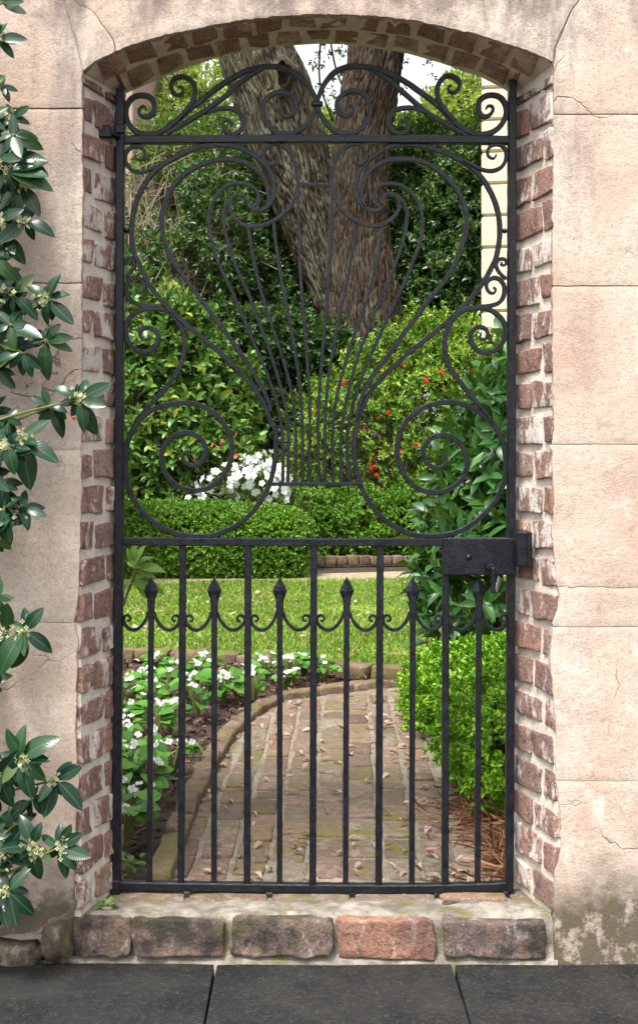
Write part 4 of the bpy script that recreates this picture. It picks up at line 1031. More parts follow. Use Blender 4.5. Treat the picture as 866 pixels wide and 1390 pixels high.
# white azalea
at, C, O = bush('white_azalea', 'azalea bush covered in white blossom behind the clipped hedge', 'bush', (-.75, 13.25, 0), M['azalea_leaf'],
     [((-.75, 13.3, .62), (.48, .40, .38)), ((-.35, 13.25, .60), (.36, .36, .36)), ((-1.15, 13.3, .50), (.35, .35, .35))], 1500, 7, .07, .055, .42, lo=.7, amp=.2, freq=6, seed=8, nstem=14, up=.5)
AZ = flower_mesh('azalea_flower', M['white_petal'], 5, 1, .35, 1.3)
C, O = blobs(170, [(tuple(P(345, 652, 13.0)), (.36, .30, .20)), (tuple(P(300, 655, 12.95)), (.25, .25, .16)), (tuple(P(372, 668, 12.95)), (.15, .22, .12)), (tuple(P(265, 678, 12.9)), (.12, .2, .08)), (tuple(P(350, 625, 13.05)), (.16, .2, .14))], .62, amp=.2, freq=8, seed=9, keep=lambda w: w[:, 1] < 13.15)
for c, o_ in zip(C, O):
    o = bpy.data.objects.new('flower', AZ); col.objects.link(o); o.parent = at
    q_ = Vector(o_ + rng.normal(size=3) * .5 + np.array([0, -.4, .2])).to_track_quat('Z', 'Y'); s_ = random.uniform(.030, .046)
    o.matrix_local = Matrix.Translation(Vector(c) - at.location) @ q_.to_matrix().to_4x4() @ Matrix.Scale(s_, 4)
# camellia on the left
CLf = [leaf_proto('camellia_leaf', w_, .3, c__) for w_, c__ in ((.44, .2), (.5, .3), (.4, .1))]
for m_ in CLf: m_.materials.append(M['camellia_leaf'])
cel = [(tuple(P(205, 560, 13.6)), (.95, .6, .98)), (tuple(P(270, 600, 13.5)), (.62, .5, .60)), (tuple(P(180, 470, 13.8)), (.75, .6, .70)), (tuple(P(245, 490, 13.7)), (.50, .5, .52))]
ct, C, O = bush('camellia_bush', 'tall mid-green camellia with a few coral flowers behind the clipped hedge', 'bush', (-1.5, 13.7, 0), M['camellia_leaf'],
     cel, 2100, 7, .12, .105, .48, 'oval', lo=.6, amp=.16, freq=4, seed=12, nstem=24, up=.4, splay=60, fold=.25)
C, O = blobs(62, cel, .95, amp=.16, freq=4, seed=12, keep=lambda w: (w[:, 1] < 13.55) & seen(w, 5))
B, Dr, N, LL = sprigs(C, O, 5, .12, .13, 60, up=.3)
for k in range(min(290, len(B))): place_leaf(random.choice(CLf), 'leaf', B[k], Dr[k], N[k], LL[k], ct)
PF = flower_mesh('camellia_flower', M['pink_petal'], 6, 1, .6)
for (px, py) in ((290, 604), (303, 601), (321, 620), (264, 625), (259, 632), (270, 628), (296, 608), (322, 590)):
    c = P(px, py, 12.95); o = bpy.data.objects.new('flower', PF); col.objects.link(o); o.parent = ct
    o.location = c - ct.location; o.rotation_euler = (R(70), random.uniform(-.6, .6), random.random() * 6); s_ = random.uniform(.018, .034); o.scale = (s_, s_, s_)
# yellow-green shrub with red flowers at the tree foot
ael = [(tuple(P(520, 600, 15.0)), (1.05, .7, .95)), (tuple(P(600, 560, 14.9)), (.95, .65, 1.05)), (tuple(P(450, 615, 14.9)), (.42, .45, .75)), (tuple(P(655, 570, 14.8)), (.7, .6, .9)), (tuple(P(560, 520, 15.1)), (.75, .6, .65))]
rt, C, O = bush('flowering_bush', 'yellow-green bush dotted with red flowers at the foot of the tree', 'bush', (1.1, 15, 0), M['autumn_leaf'],
     ael, 5200, 8, .10, .062, .46, 'diamond', lo=.62, amp=.20, freq=4.5, seed=14, nstem=30, up=.6, splay=58)
RF = flower_mesh('red_flower', M['red_petal'], 5, 1, .5)
for (px, py) in ((536, 484), (464, 522), (528, 561), (513, 568), (496, 580), (578, 515), (598, 505), (600, 508), (578, 518), (470, 520), (503, 637), (508, 634), (500, 628), (565, 604), (638, 512), (637, 505), (617, 546), (508, 622), (548, 498), (510, 646), (545, 612), (586, 500)):
    c = P(px, py, 14.15 + random.uniform(0, .2)); o = bpy.data.objects.new('flower', RF); col.objects.link(o); o.parent = rt
    o.location = c - rt.location; o.rotation_euler = (R(75), random.uniform(-.6, .6), random.random() * 6); s_ = random.uniform(.018, .036); o.scale = (s_, s_, s_)
# young plant by the left jamb behind the gate
yp = thing('young_shrub', 'pale green young shrub sprig leaning past the left gate stile', 'shrub', (-.66, 4.15, -.02))
YL = [leaf_proto('young_leaf', .42, .3, .2), leaf_proto('young_leaf', .36, .3, -.1)]
M['young_leaf'] = mat_leaf('young_leaf', [(0, (.07, .16, .03)), (.5, (.14, .29, .04)), (1, (.24, .40, .07))], .4, .35)
for m_ in YL: m_.materials.append(M['young_leaf'])
st = MB(); top = P(186, 770, 4.15) - yp.location
st.tube(catmull([(0, 0, 0), (.03, 0, .25), (.06, 0, .5), tuple(top)], .05), .005, 6)
for k, (ax, ay, bx, by, z_) in enumerate([(178, 770, 200, 742, .2), (180, 768, 182, 738, .3), (186, 770, 224, 772, .1), (186, 772, 212, 786, -.2), (184, 778, 202, 812, -.1), (178, 785, 171, 800, 0), (180, 765, 172, 745, .2), (186, 766, 206, 754, .5), (182, 790, 195, 800, 0), (172, 762, 190, 770, -.3), (176, 790, 222, 800, .4)]):
    a, b = P(ax, ay, 4.15), P(bx, by, 4.15 + random.uniform(-.02, .02)); dr = b - a
    place_leaf(random.choice(YL), 'leaf', a, dr, (random.uniform(-.3, .3), -.7, .6 + z_), dr.length * 1.05, yp)
    st.tube([tuple(top), tuple(a - yp.location)], [.003, .002], 5)
st.build('stem', M['green_stem'], yp)
# little weed at the foot of the left jamb
wd = thing('weed', 'tiny green weed sprouting at the foot of the left jamb', 'weed', P(146, 1226, DF + .06)); wd.location.z = .0
WL = leaf_proto('weed_leaf', .6, .3, .2); WL.materials.append(M['begonia_leaf'])
for k in range(14):
    a = k * 2.4; place_leaf(WL, 'leaf', wd.location + Vector((.012 * math.cos(a), .012 * math.sin(a), .004 + .004 * (k % 4))), (math.cos(a), math.sin(a), random.uniform(.2, 1.2)), (0, 0, 1), random.uniform(.012, .024), wd)
wd2 = thing('weed', 'low fresh green weed in the mulch beside the path edging', 'weed', P(178, 1180, gD(1180))); wd2.location.z = -.01
for k in range(26):
    a = k * 2.4; r_ = .05 * random.random(); place_leaf(WL, 'leaf', wd2.location + Vector((r_ * math.cos(a), r_ * math.sin(a), .006 + .006 * (k % 5))), (math.cos(a), math.sin(a), random.uniform(.0, 1.0)), (0, 0, 1), random.uniform(.018, .034), wd2)

# =================================================================== GARDEN WALL, HOUSES
gw = thing('garden_wall', 'shaded old brick wall under dark creeper behind the shrubs', 'wall', (-1.0, 16.4, 0))
MB().box((-4, .03, -.03), (1.35, .33, 2.35)).build('wall_core', mat_mortar('old_wall_mortar', (.17, .14, .11), (.08, .065, .05), .4), gw)
GV = brick_variants('wall_brick', M['far_brick'], 6, .08, .03)
zz = .35
while zz < 2.3:
    x = -2.05 + (.11 if int(zz / .085) % 2 else 0)
    while x < .3:
        w_ = random.choice((.21, .21, .20)); put_brick(GV, (x + w_ / 2, 16.4 + .03, zz + .035), (1, 0, 0), (0, 1, 0), (0, 0, 1), (w_ - .014, .08, .066), gw); x += w_
    zz += .085
# house with cream rusticated blocks
DH = 15.5
hx = P(653, 0, DH).x; ch = thing('cream_house', 'cream rendered house corner with deep horizontal block joints', 'house', (hx, DH, 0)); ch.rotation_euler.z = -R(11)
MB().box((.03, .03, -.1), (6, 7, 8.5)).build('wall', M['cream_joint'], ch)
pit = 43.3 / FPX * DH; z0 = ZC - (120 - VY) / FPX * DH
k = -12
while z0 + k * pit < 8.4:
    za = z0 + k * pit
    if za > -.05:
        MB().box((0, 0, za + .012), (.62, .32, za + pit - .012), .018).build('block', M['cream_block'], ch)
        MB().box((.645, 0, za + .012), (1.6, .32, za + pit - .012), .018).build('block', M['cream_block'], ch)
    k += 1
px_ = P(181, 0, 24); ph = thing('pink_house', 'pale pink rendered house corner beyond the trees', 'house', (px_.x, 24, 0))
MB().box((-5, 0, -.1), (0, 6, 9.2), .02).build('wall', M['pink_render'], ph)
MB().box((-3.2, -.05, 5.2), (-2.1, .06, 7.0), .01).build('window', M['cream_block'], ph)

# =================================================================== TREES
def trunk_mesh(name, cl, rad, na=150, nl=220, seed=0, ridge=.05):
    """cl: centreline points, rad: radii at these; bark ridges are real relief"""
    c = catmull(cl, np.linalg.norm(np.array(cl[-1]) - np.array(cl[0])) / nl)
    tt = np.linspace(0, 1, len(c)); ti = np.linspace(0, 1, len(cl)); rr = np.interp(tt, ti, rad)
    T = unit(np.gradient(c, axis=0)); V = []; s = np.array([1., 0, 0]); acc = 0
    for i in range(len(c)):
        if i: acc += np.linalg.norm(c[i] - c[i - 1])
        s = unit(s - T[i] * np.dot(s, T[i])); b = np.cross(T[i], s)
        for k in range(na):
            a = 2 * math.pi * k / na; r_ = rr[i]
            q = Vector((math.cos(a) * r_ * 9.5, math.sin(a) * r_ * 9.5, acc * 2.1 + seed))
            w_ = mn.noise_vector(q * .6) * .55
            w2 = mn.noise_vector(Vector((q.x * 1.2, q.y * 1.2, q.z * .8)) + Vector((9, 2, 4))) * .9
            d0 = abs(mn.noise(Vector((q.x * 1.9 + w2.x, q.y * 1.9 + w2.y, q.z * .5)))); d2 = abs(mn.noise(Vector((q.x * 1.1, q.y * 1.1, q.z * 1.7)) + w_))
            pl = min(1.0, d0 * 4.2) * (.45 + .55 * min(1.0, d2 * 4.5)) * (.7 + .5 * mn.noise(q * .7))
            d1 = abs(mn.noise(Vector((q.x * 4.1, q.y * 4.1, q.z * 2.4))))
            big = mn.noise(Vector((math.cos(a) * 1.3, math.sin(a) * 1.3, acc * .7 + seed)))
            rd = r_ * (1 + .07 * big) + ridge * (pl - .7) + ridge * .45 * (min(d1 * 2.4, 1) - .6)
            V.append(c[i] + rd * (math.cos(a) * s + math.sin(a) * b))
    m = len(c); i, k = np.meshgrid(np.arange(m - 1), np.arange(na), indexing='ij'); k2 = (k + 1) % na
    F = np.stack([i * na + k, i * na + k2, (i + 1) * na + k2, (i + 1) * na + k], -1).reshape(-1, 4)
    return npmesh(name, np.array(V), F, True)
DT = 17.0
oak = thing('oak_tree', 'huge old oak with two leaning trunks of furrowed mossy bark', 'tree', P(480, 620 + FPX * ZC / DT, DT))
ob = np.array(oak.location)
def tp(px, py, D_): return np.array(P(px, py, D_)) - ob
R1 = lambda w: w / 2 / FPX * DT
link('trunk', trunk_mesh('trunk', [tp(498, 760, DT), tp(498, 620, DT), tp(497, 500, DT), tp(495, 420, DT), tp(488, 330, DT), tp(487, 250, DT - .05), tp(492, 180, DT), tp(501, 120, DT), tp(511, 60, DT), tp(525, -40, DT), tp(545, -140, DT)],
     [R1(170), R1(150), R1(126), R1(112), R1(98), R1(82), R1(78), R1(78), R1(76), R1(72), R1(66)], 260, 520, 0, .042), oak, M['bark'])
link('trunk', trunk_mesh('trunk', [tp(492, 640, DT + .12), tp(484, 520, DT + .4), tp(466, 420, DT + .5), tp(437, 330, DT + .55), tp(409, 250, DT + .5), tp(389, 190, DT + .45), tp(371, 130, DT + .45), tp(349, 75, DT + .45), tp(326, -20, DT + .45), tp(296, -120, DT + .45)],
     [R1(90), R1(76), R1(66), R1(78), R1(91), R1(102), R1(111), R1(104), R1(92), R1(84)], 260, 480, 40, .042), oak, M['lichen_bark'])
# knot hole: raised lip, shallow inner dish coloured dark to stand for the hollow's shade
def knot(px, py, D_, rx, rz):
    c = tp(px, py, D_); V, F = [], []
    prof = [(2.2, .30), (1.7, .12), (1.25, .02), (1.05, .0), (.95, .05), (.86, .12), (.5, .15), (0.02, .155)]
    for (s_, dy) in prof:
        for k in range(24):
            a = 2 * math.pi * k / 24; w_ = 1 + .14 * math.sin(3 * a + 1) + .09 * math.sin(5 * a)
            V.append((c[0] + rx * s_ * w_ * math.cos(a), c[1] + dy + .04 * mn.noise(Vector((math.cos(a) * 2, math.sin(a) * 2, s_ * 2))), c[2] + rz * s_ * w_ * math.sin(a)))
    for j in range(len(prof) - 1):
        for k in range(24): k2 = (k + 1) % 24; F.append((j * 24 + k, j * 24 + k2, (j + 1) * 24 + k2, (j + 1) * 24 + k))
    me = pydata('knot_hole', V, F, True); me.materials.append(M['lichen_bark']); me.materials.append(M['hollow'])
    for i, p_ in enumerate(me.polygons): p_.material_index = 1 if i >= 24 * 3 else 0
    return link('knot_hole', me, oak)
knot(385, 99, DT - .20, .082, .145)
# crown above the arch and a few hanging sprays
cr = []
for k in range(16):
    a = random.uniform(0, 6.28); r_ = 5.5 * math.sqrt(random.random()); cr.append(((oak.location.x + r_ * math.cos(a), DT + 1.5 + r_ * math.sin(a) * .7, 9.8 + random.uniform(-.6, 2.2)), (1.9, 1.7, 1.1)))
C, O = blobs(5200, cr, .3, amp=.3, freq=1.5, seed=20)
sp_ = [(tuple(P(446, 120, DT + 1.2)), (.35, .4, .6)), (tuple(P(440, 80, DT + 1.2)), (.5, .4, .35)), (tuple(P(455, 200, DT + 1.4)), (.15, .3, .45)), (tuple(P(570, 95, DT + 1)), (.3, .4, .2))]
C2, O2 = blobs(46, sp_, .1, amp=.3, freq=3, seed=21)
C = np.concatenate([C, C2]); O = np.concatenate([O, O2])
B, Dr, N, LL = sprigs(C, O, 7, .14, .085, 60, up=-.2)
o = link('crown', leafmesh('crown', B - ob, Dr, N, LL, LL * .4), oak, M['oak_leaf']); o['kind'] = 'stuff'
mb = MB()
for k in range(14):
    a = random.uniform(0, 6.28); s_ = tp(random.choice((525, 545, 300, 330)), random.uniform(-140, -40), DT); e = np.array([5 * math.cos(a), 3.5 * math.sin(a), random.uniform(8.8, 11) ])
    pts = catmull([s_, (s_ + e) / 2 + rng.normal(size=3) * .4, e], .5); mb.tube(pts, np.linspace(.22, .04, len(pts)), 7)
for (x0, y0, x1, y1, x2, y2) in ((436, 40, 434, 110, 452, 165), (446, 40, 455, 90, 470, 130)):
    mb.tube(catmull([tp(x0, y0, DT + 1.2), tp(x1, y1, DT + 1.2), tp(x2, y2, DT + 1.2)], .1), .014, 5)
mb.build('limb', M['bark'], oak, True)

def tree(name, label, base, ells, nspr, K, twig, L, mat, wr=.5, lo=.45, amp=.25, freq=2., seed=1, tr=.12, group=None, up=.2, keep=lambda w: seen(w, 60), nb=14, shape='diamond'):
    t = thing(name, label, 'tree', base, group); b = np.array(t.location)
    C, O = blobs(nspr, ells, lo, 2.0, amp, freq, seed, keep); B, Dr, N, LL = sprigs(C, O, K, twig, L, 60, up=up)
    o = link('crown', leafmesh('crown', B - b, Dr, N, LL, LL * wr, shape), t, mat); o['kind'] = 'stuff'
    mb = MB(); topz = max(e[0][2] for e in ells); cx = np.mean([e[0] for e in ells], axis=0)
    tk = catmull([(0, 0, 0), ((cx - b) * .35 + [0, 0, 0]) * [1, 1, 1], (cx - b)], .3); mb.tube(tk, np.linspace(tr, tr * .5, len(tk)), 9)
    mb.build('trunk', M['bark'], t, True)
    mb = MB()
    for q in C[rng.choice(len(C), nb)]:
        s_ = tk[rng.integers(len(tk) // 3, len(tk))]; e = q - b; m1 = (s_ + e) / 2 + rng.normal(size=3) * .15; pts = catmull([s_, m1, e], .25); mb.tube(pts, np.linspace(tr * .35, .012, len(pts)), 5)
    mb.build('branch', M['twig'], t, True); return t
tree('evergreen_tree', 'dark evergreen tree filling the gap left of the leaning oak trunk', (-1.6, 18.6, 0),
     [(tuple(P(240, 420, 18.2)), (1.0, .9, .9)), (tuple(P(330, 400, 18.3)), (.95, .8, 1.0)), (tuple(P(385, 340, 18.6)), (.6, .7, 1.3)), (tuple(P(305, 330, 17.1)), (.42, .4, .7)), (tuple(P(270, 255, 17.0)), (.22, .3, .25)), (tuple(P(200, 345, 16.9)), (.5, .3, .22)), (tuple(P(330, 270, 18.9)), (.75, .8, .85)), (tuple(P(190, 370, 18.6)), (.8, .8, .8)), (tuple(P(345, 225, 19.3)), (.45, .7, .4)), (tuple(P(390, 430, 18)), (.6, .6, .6))],
     8400, 8, .14, .085, M['evergreen_leaf'], seed=31, tr=.16, amp=.3, freq=3)
tree('evergreen_tree', 'dark evergreen tree between the oak and the cream house', (1.9, 18.0, 0),
     [(tuple(P(600, 380, 17.6)), (.75, .8, .9)), (tuple(P(600, 280, 17.8)), (.75, .8, 1.0)), (tuple(P(570, 330, 18)), (.6, .7, 1.1)), (tuple(P(630, 330, 17.2)), (.42, .6, 1.2)), (tuple(P(610, 225, 18.2)), (.6, .8, .35)), (tuple(P(560, 430, 17.6)), (.6, .7, .7)), (tuple(P(650, 440, 17)), (.4, .5, .6))],
     6800, 8, .14, .08, M['evergreen_leaf'], seed=33, tr=.15, amp=.3, freq=3)
tree('spring_tree', 'airy yellow-green tree against the white sky at left', (-4.2, 28, 0),
     [(tuple(P(268, 148, 28)), (.85, 1.0, .62)), (tuple(P(225, 185, 28)), (.8, 1.2, .4)), (tuple(P(272, 105, 28)), (.5, .8, .5)), (tuple(P(178, 290, 28)), (.5, 1, 1.3)), (tuple(P(240, 240, 28.5)), (1.4, 1, .6))],
     1150, 7, .28, .15, M['spring_leaf'], seed=35, tr=.16, amp=.35, freq=1.3, lo=.15)
tree('spring_tree', 'airy yellow-green tree rising beside the cream house', (4.0, 27, 0),
     [(tuple(P(625, 170, 27)), (.75, 1.0, .75)), (tuple(P(570, 195, 27)), (.7, 1, .4)), (tuple(P(640, 122, 27)), (.38, .8, .4)), (tuple(P(452, 195, 28)), (.5, .8, .55))],
     1500, 7, .26, .14, M['spring_leaf'], seed=36, tr=.16, amp=.35, freq=1.3, lo=.15)
M['mid_leaf'] = mat_leaf('mid_green_leaf', [(0, (.06, .15, .02)), (.5, (.13, .26, .035)), (1, (.27, .40, .07))], .4, .35)
tree('garden_tree', 'loose mid-green tree behind the twiggy shrub left of the oak', (-3.0, 23, 0),
     [(tuple(P(235, 190, 23)), (.9, .8, .42)), (tuple(P(320, 190, 23)), (.5, .8, .6)), (tuple(P(195, 230, 23)), (.5, .7, .6))], 480, 8, .2, .11, M['mid_leaf'], seed=51, tr=.13, amp=.35, freq=2, lo=.15)
tree('garden_tree', 'loose mid-green tree between the oak and the cream house', (2.4, 22, 0),
     [(tuple(P(600, 205, 22)), (.7, .8, .5)), (tuple(P(560, 215, 22)), (.5, .8, .5)), (tuple(P(640, 220, 21)), (.35, .6, .7)), (tuple(P(450, 215, 22)), (.3, .6, .5))], 900, 8, .2, .10, M['mid_leaf'], seed=52, tr=.12, amp=.35, freq=2, lo=.15)
# creeper ledge over the garden wall
bush('wall_creeper', 'dark creeper hanging over the top of the old brick wall', 'creeper', (-1.3, 16.3, 1.2), M['ivy_leaf'],
     [(tuple(P(330, 455, 16.2)), (1.1, .35, .30)), (tuple(P(400, 470, 16.2)), (.55, .32, .33)), (tuple(P(270, 470, 16.2)), (.7, .35, .35))], 2600, 7, .12, .085, .55, lo=.5, amp=.3, freq=4, seed=41, nstem=10, up=-.5)
bush('wall_creeper', 'small dark creeper climbing low on the old brick wall', 'creeper', (-.75, 16.25, 0), M['ivy_leaf'],
     [(tuple(P(345, 570, 16.15)), (.28, .16, .5)), (tuple(P(385, 540, 16.15)), (.22, .14, .3)), (tuple(P(410, 610, 16.1)), (.2, .2, .45))], 520, 6, .10, .08, .6, lo=.2, amp=.35, freq=5, seed=42, nstem=8, up=-.2)
# leafless twiggy shrub
bs = thing('bare_shrub', 'pale leafless twiggy shrub at the left of the dark evergreen', 'shrub', (-1.75, 17.3, 0)); mb = MB()
for k in range(110):
    b_ = rng.normal(size=3) * [.25, .2, 0]; e = np.array([rng.uniform(-.75, .75), rng.uniform(-.3, .3), rng.uniform(3.3, 4.75)]); m_ = b_ * .45 + e * .55 + rng.normal(size=3) * [.22, .15, .2] + [0, 0, .3]
    k1 = b_ * .25 + m_ * .75 + rng.normal(size=3) * [.14, .1, .1]; k2 = (m_ + e) / 2 + rng.normal(size=3) * [.2, .12, .1]; tw = e + rng.normal(size=3) * [.35, .2, .3]
    pts = catmull([b_, k1, m_, k2, e, tw], .2); mb.tube(pts, np.linspace(.013, .004, len(pts)), 4)
    for q_ in range(3):
        st_ = pts[rng.integers(len(pts) // 2, len(pts) - 1)]; en = st_ + rng.normal(size=3) * [.28, .15, .22]; mb.tube(catmull([st_, (st_ + en) / 2 + rng.normal(size=3) * .06, en], .15), .0042, 3)
mb.build('twig', M['dry_twig'], bs)

# =================================================================== GLOSSY SHRUB ON THE STREET SIDE
os_ = thing('tea_olive_shrub', 'dark glossy-leaved shrub with cream blossom clusters growing against the wall', 'shrub', (-.98, 2.9, -.17))
OL = [leaf_proto('shrub_leaf', w_, .22, c__, s_, 10) for w_, c__, s_ in ((.46, .18, .0), (.50, .30, .0), (.42, .05, .0), (.45, -.12, .0))]
for m_ in OL: m_.materials.append(M['olive_leaf'])
FB = flower_mesh('blossom', M['cream_flower'], 4, 1, .15)
def fcluster(c, n_, r_):
    V, F = [], []
    for i in range(n_):
        p = Vector(rng.normal(size=3)) * r_ * .55; q_ = Vector(rdir(1)[0] + np.array([0, -.8, .2])).to_track_quat('Z', 'Y'); s_ = random.uniform(.0042, .0062); b = len(V)
        for k in range(4):
            a = math.pi / 2 * k
            for (u, w_) in ((.1, 0), (.6, .42), (1.05, 0), (.6, -.42)):
                V.append(p + q_ @ (Vector((u * math.cos(a) - w_ * math.sin(a), u * math.sin(a) + w_ * math.cos(a), .15 * u)) * s_))
            F.append(tuple(b + k * 4 + j for j in range(4)))
    o = link('blossom_cluster', pydata('blossom_cluster', V, F), os_, M['cream_flower']); o.location = Vector(c) - os_.location; return o
clusters = [  # centre x,y, depth, leaf tips, blossom size
 (-3, 52, 3.03, [(19, 78), (36, 53), (8, 30), (-20, 70)], 1), (4, 4, 3.02, [(32, 2), (20, -12), (-15, 10)], 0),
 (16, 160, 3.04, [(41, 146), (12, 140), (-6, 158), (40, 165), (2, 178)], 1), (2, 115, 3.03, [(8, 108), (-18, 120), (8, 130)], 0),
 (18, 182, 3.0, [(56, 200), (52, 186), (-2, 190), (30, 215), (8, 205)], 0),
 (12, 214, 3.02, [(60, 215), (64, 236), (40, 200), (-8, 230), (-6, 200)], 0),
 (8, 232, 3.0, [(66, 226), (64, 238), (70, 252), (22, 256), (-4, 262)], 1), (30, 250, 3.03, [(54, 292), (20, 295), (2, 282), (10, 262), (38, 246)], 1),
 (36, 300, 3.02, [(72, 314), (10, 308), (0, 330), (28, 290)], 1), (6, 318, 3.03, [(33, 356), (14, 340), (-14, 332), (22, 346)], 1), (-4, 350, 3.0, [(8, 372), (20, 380)], 0),
 (66, 406, 3.02, [(98, 442), (76, 372), (92, 396), (38, 386), (44, 410), (60, 440)], 1), (62, 462, 3.04, [(98, 458), (98, 476), (63, 514), (80, 440), (50, 446), (66, 480)], 0),
 (18, 400, 3.03, [(0, 388), (46, 374), (18, 424), (-8, 420), (28, 386), (52, 430)], 1), (14, 440, 3.0, [(56, 462), (40, 440), (-6, 450), (20, 474), (-8, 470)], 0),
 (30, 478, 3.0, [(45, 510), (-4, 462), (14, 500), (56, 500), (-6, 490)], 0), (4, 362, 3.04, [(18, 388), (-10, 374)], 0),
 (108, 542, 2.98, [(150, 521), (144, 553), (130, 590), (116, 584), (76, 522), (106, 522)], 1), (68, 552, 3.03, [(44, 539), (88, 592), (58, 528), (90, 556)], 0),
 (28, 594, 3.0, [(78, 626), (60, 578), (48, 618), (52, 606), (20, 640), (42, 662), (-4, 612), (68, 574)], 1), (10, 602, 2.98, [(20, 642), (-10, 640), (34, 640), (-8, 580)], 1), (8, 568, 3.02, [(-6, 580), (16, 586), (30, 576)], 0),
 (30, 690, 3.03, [(63, 700), (20, 700), (40, 716), (12, 680)], 1), (6, 690, 3.0, [(2, 660), (26, 672), (-4, 712), (14, 736), (-8, 724)], 0), (0, 655, 3.0, [(24, 664), (8, 690), (-8, 676)], 0),
 (34, 856, 2.98, [(56, 828), (71, 884), (36, 890), (16, 911), (-4, 910)], 1), (10, 860, 3.0, [(10, 818), (-2, 870), (2, 908)], 1), (-4, 812, 3.0, [(14, 816), (6, 832)], 0),
 (28, 1030, 2.98, [(13, 990), (28, 988), (72, 1000), (68, 1032), (60, 1058), (4, 1062), (42, 1082), (30, 1066)], 2), (76, 1058, 3.0, [(109, 1042), (88, 1082), (113, 1096), (62, 1106), (52, 1086)], 1),
 (0, 1052, 2.98, [(26, 1020), (20, 1080), (-4, 1090), (14, 1096)], 0), (44, 1085, 3.03, [(26, 1100), (60, 1104), (40, 1112), (10, 1110)], 0),
 (80, 1150, 2.97, [(56, 1134), (114, 1132), (123, 1165), (91, 1191), (102, 1178)], 1), (45, 1146, 2.98, [(2, 1152), (30, 1108), (52, 1196), (14, 1170), (54, 1120), (70, 1168)], 2),
 (4, 1162, 2.98, [(48, 1172), (-2, 1140), (28, 1128), (-6, 1190)], 1), (12, 1210, 2.97, [(38, 1180), (46, 1242), (24, 1254), (2, 1186), (-6, 1232)], 1), (20, 1120, 3.02, [(46, 1110), (4, 1106), (40, 1130)], 0), (2, 1226, 3.0, [(10, 1258), (20, 1240)], 0)]
rc = random.Random(4)
for (ya, yb, xm, n_) in ((140, 345, 34, 14), (372, 510, 42, 12), (560, 735, 34, 11), (985, 1250, 44, 16), (20, 130, 2, 4), (800, 930, 6, 4)):
    for k in range(n_):
        cx_, cy_ = xm * (rc.random() ** 1.3) - 26, rc.uniform(ya, yb); tp_ = []
        for q in range(5):
            a_ = rc.uniform(0, 6.28); l_ = rc.uniform(26, 40); tp_.append((min(cx_ + l_ * math.cos(a_), xm + 22), cy_ + l_ * math.sin(a_) * .9 + 4))
        clusters.append((cx_, cy_, rc.uniform(2.99, 3.09), tp_, 1 if rc.random() < .35 else 0))
stm = MB(); lastn = []
for (cx_, cy_, D_, tips, fl) in clusters:
    c = P(cx_, cy_, D_)
    for (tx, ty) in tips:
        e = P(tx, ty, D_ + random.uniform(-.022, .016)); dr = e - c; start = c + dr * .10
        nr = Vector((random.uniform(-.45, .45), -1.0 + random.uniform(-.1, .3), random.uniform(.05, .8)))
        place_leaf(random.choice(OL), 'leaf', start, dr, nr, dr.length * .95, os_)
        stm.tube([tuple(c - os_.location), tuple(start + dr * .02 - os_.location)], [.0018, .0013], 5)
    for k in range(4):    # shorter leaves behind
        a = random.uniform(0, 6.28); dr = Vector((math.cos(a), random.uniform(.1, .5), math.sin(a) - .1))
        place_leaf(random.choice(OL), 'leaf', c + Vector((0, .012, 0)), dr, (random.uniform(-.6, .6), -1, .4), random.uniform(.035, .055), os_)
    if fl:
        for k in range(fl): fcluster(c + Vector((random.uniform(-.012, .012) + .012 * k, -.006, random.uniform(-.006, .006) - .012 * k)), 26, .016)
    # twig back to the main stem
    mz = c.z - random.uniform(.03, .12); root = Vector((-.98 + random.uniform(.0, .08), 2.92, max(.1, mz - .12)))
    mid = Vector(((c.x * .6 + root.x * .4), D_ + .03, mz))
    pts = catmull([tuple(root - os_.location), tuple(mid - os_.location), tuple(c - os_.location)], .03); stm.tube(pts, np.linspace(.006, .0022, len(pts)), 6)
stm.build('twig', M['green_stem'], os_, True)
mb = MB()
for k in range(3): pts = catmull([(random.uniform(-.04, .04), random.uniform(-.02, .02), 0), (.03 * k - .03, .02, 1.0), (.05 * k - .04, .04, 2.0), (.05, .0, 2.75)], .15); mb.tube(pts, np.linspace(.022, .008, len(pts)), 8)
mb.build('trunk', M['twig'], os_, True)
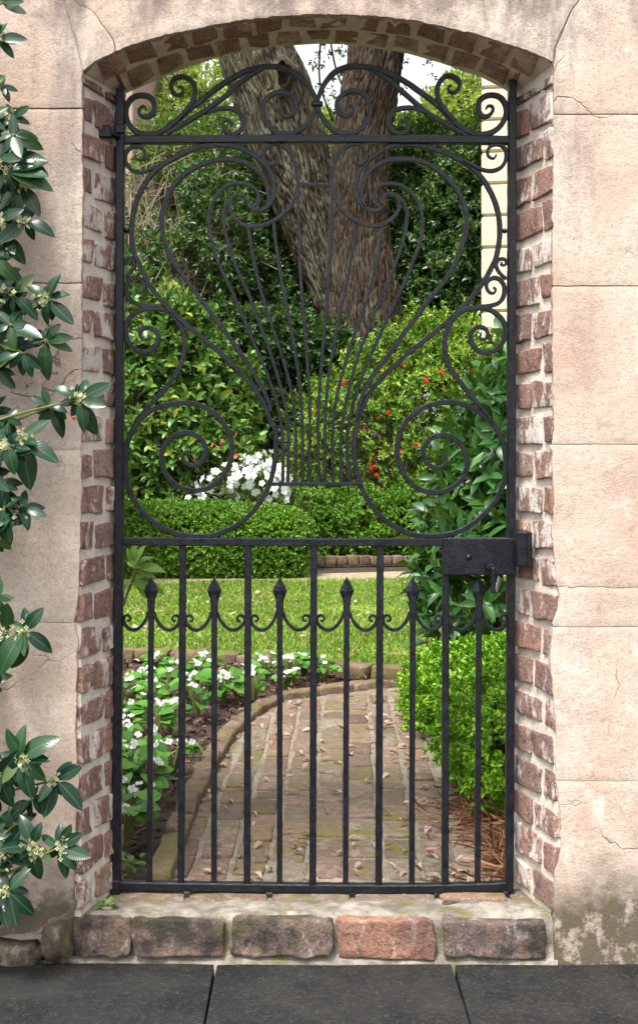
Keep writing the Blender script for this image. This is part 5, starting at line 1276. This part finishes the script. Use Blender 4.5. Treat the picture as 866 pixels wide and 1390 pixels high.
for k in range(110):    # the rest of the shrub, outside the frame
    c = Vector((random.uniform(-1.35, -.76), 2.92 + random.uniform(-.15, .1), random.uniform(.15, 2.6))); a = random.uniform(0, 6.28)
    place_leaf(random.choice(OL), 'leaf', c, (math.cos(a), random.uniform(-.6, .3), math.sin(a)), (random.uniform(-.6, .6), -1, .5), random.uniform(.05, .07), os_)
bb = MB(); c = P(100, 567, 2.98) - os_.location
V, F = [], []
for j in range(7):
    for i in range(10): V.append((c.x + .0042 * math.sin(math.pi * j / 6) * math.cos(.628 * i), c.y + .0042 * math.sin(math.pi * j / 6) * math.sin(.628 * i), c.z + .0042 * math.cos(math.pi * j / 6)))
for j in range(6):
    for i in range(10): F.append((j * 10 + i, j * 10 + (i + 1) % 10, (j + 1) * 10 + (i + 1) % 10, (j + 1) * 10 + i))
link('berry', pydata('berry', V, F, True), os_, M['red_berry'])

# =================================================================== planting that goes on to both sides of what the gateway shows
def dup(root, off, label, rz=0.0, only=('foliage', 'stem', 'crown', 'trunk', 'branch')):
    r = root.copy(); col.objects.link(r); r.location = root.location + Vector(off); r.rotation_euler.z += rz; r['label'] = label
    for ch in root.children:
        if ch.name.split('.')[0] not in only: continue
        c = ch.copy(); col.objects.link(c); c.parent = r
    return r
for nm, off, rz, label in (('camellia_bush', (-2.3, .2, 0), 2.1, 'broad camellia beyond the clipped hedge, further along than the flowering one'), ('camellia_bush', (-1.0, -2.6, 0), .9, 'camellia standing over the outer end of the clipped hedge'),
    ('evergreen_tree', (-2.9, .4, 0), 1.3, 'dark evergreen tree hiding the pink house wall'), ('evergreen_tree', (-5.2, -1.0, 0), 2.6, 'dark evergreen tree at the outer end of the brick wall'),
    ('laurel_bush', (1.1, .3, 0), 1.5, 'laurel bush beside the garden path bend'), ('box_bush', (.95, .1, 0), 1.2, 'box bush against the back of the stucco wall'), ('flowering_bush', (2.2, -1.6, 0), 2.2, 'yellow-green bush under the cream house wall')):
    dup(bpy.data.objects[nm], off, label, rz)
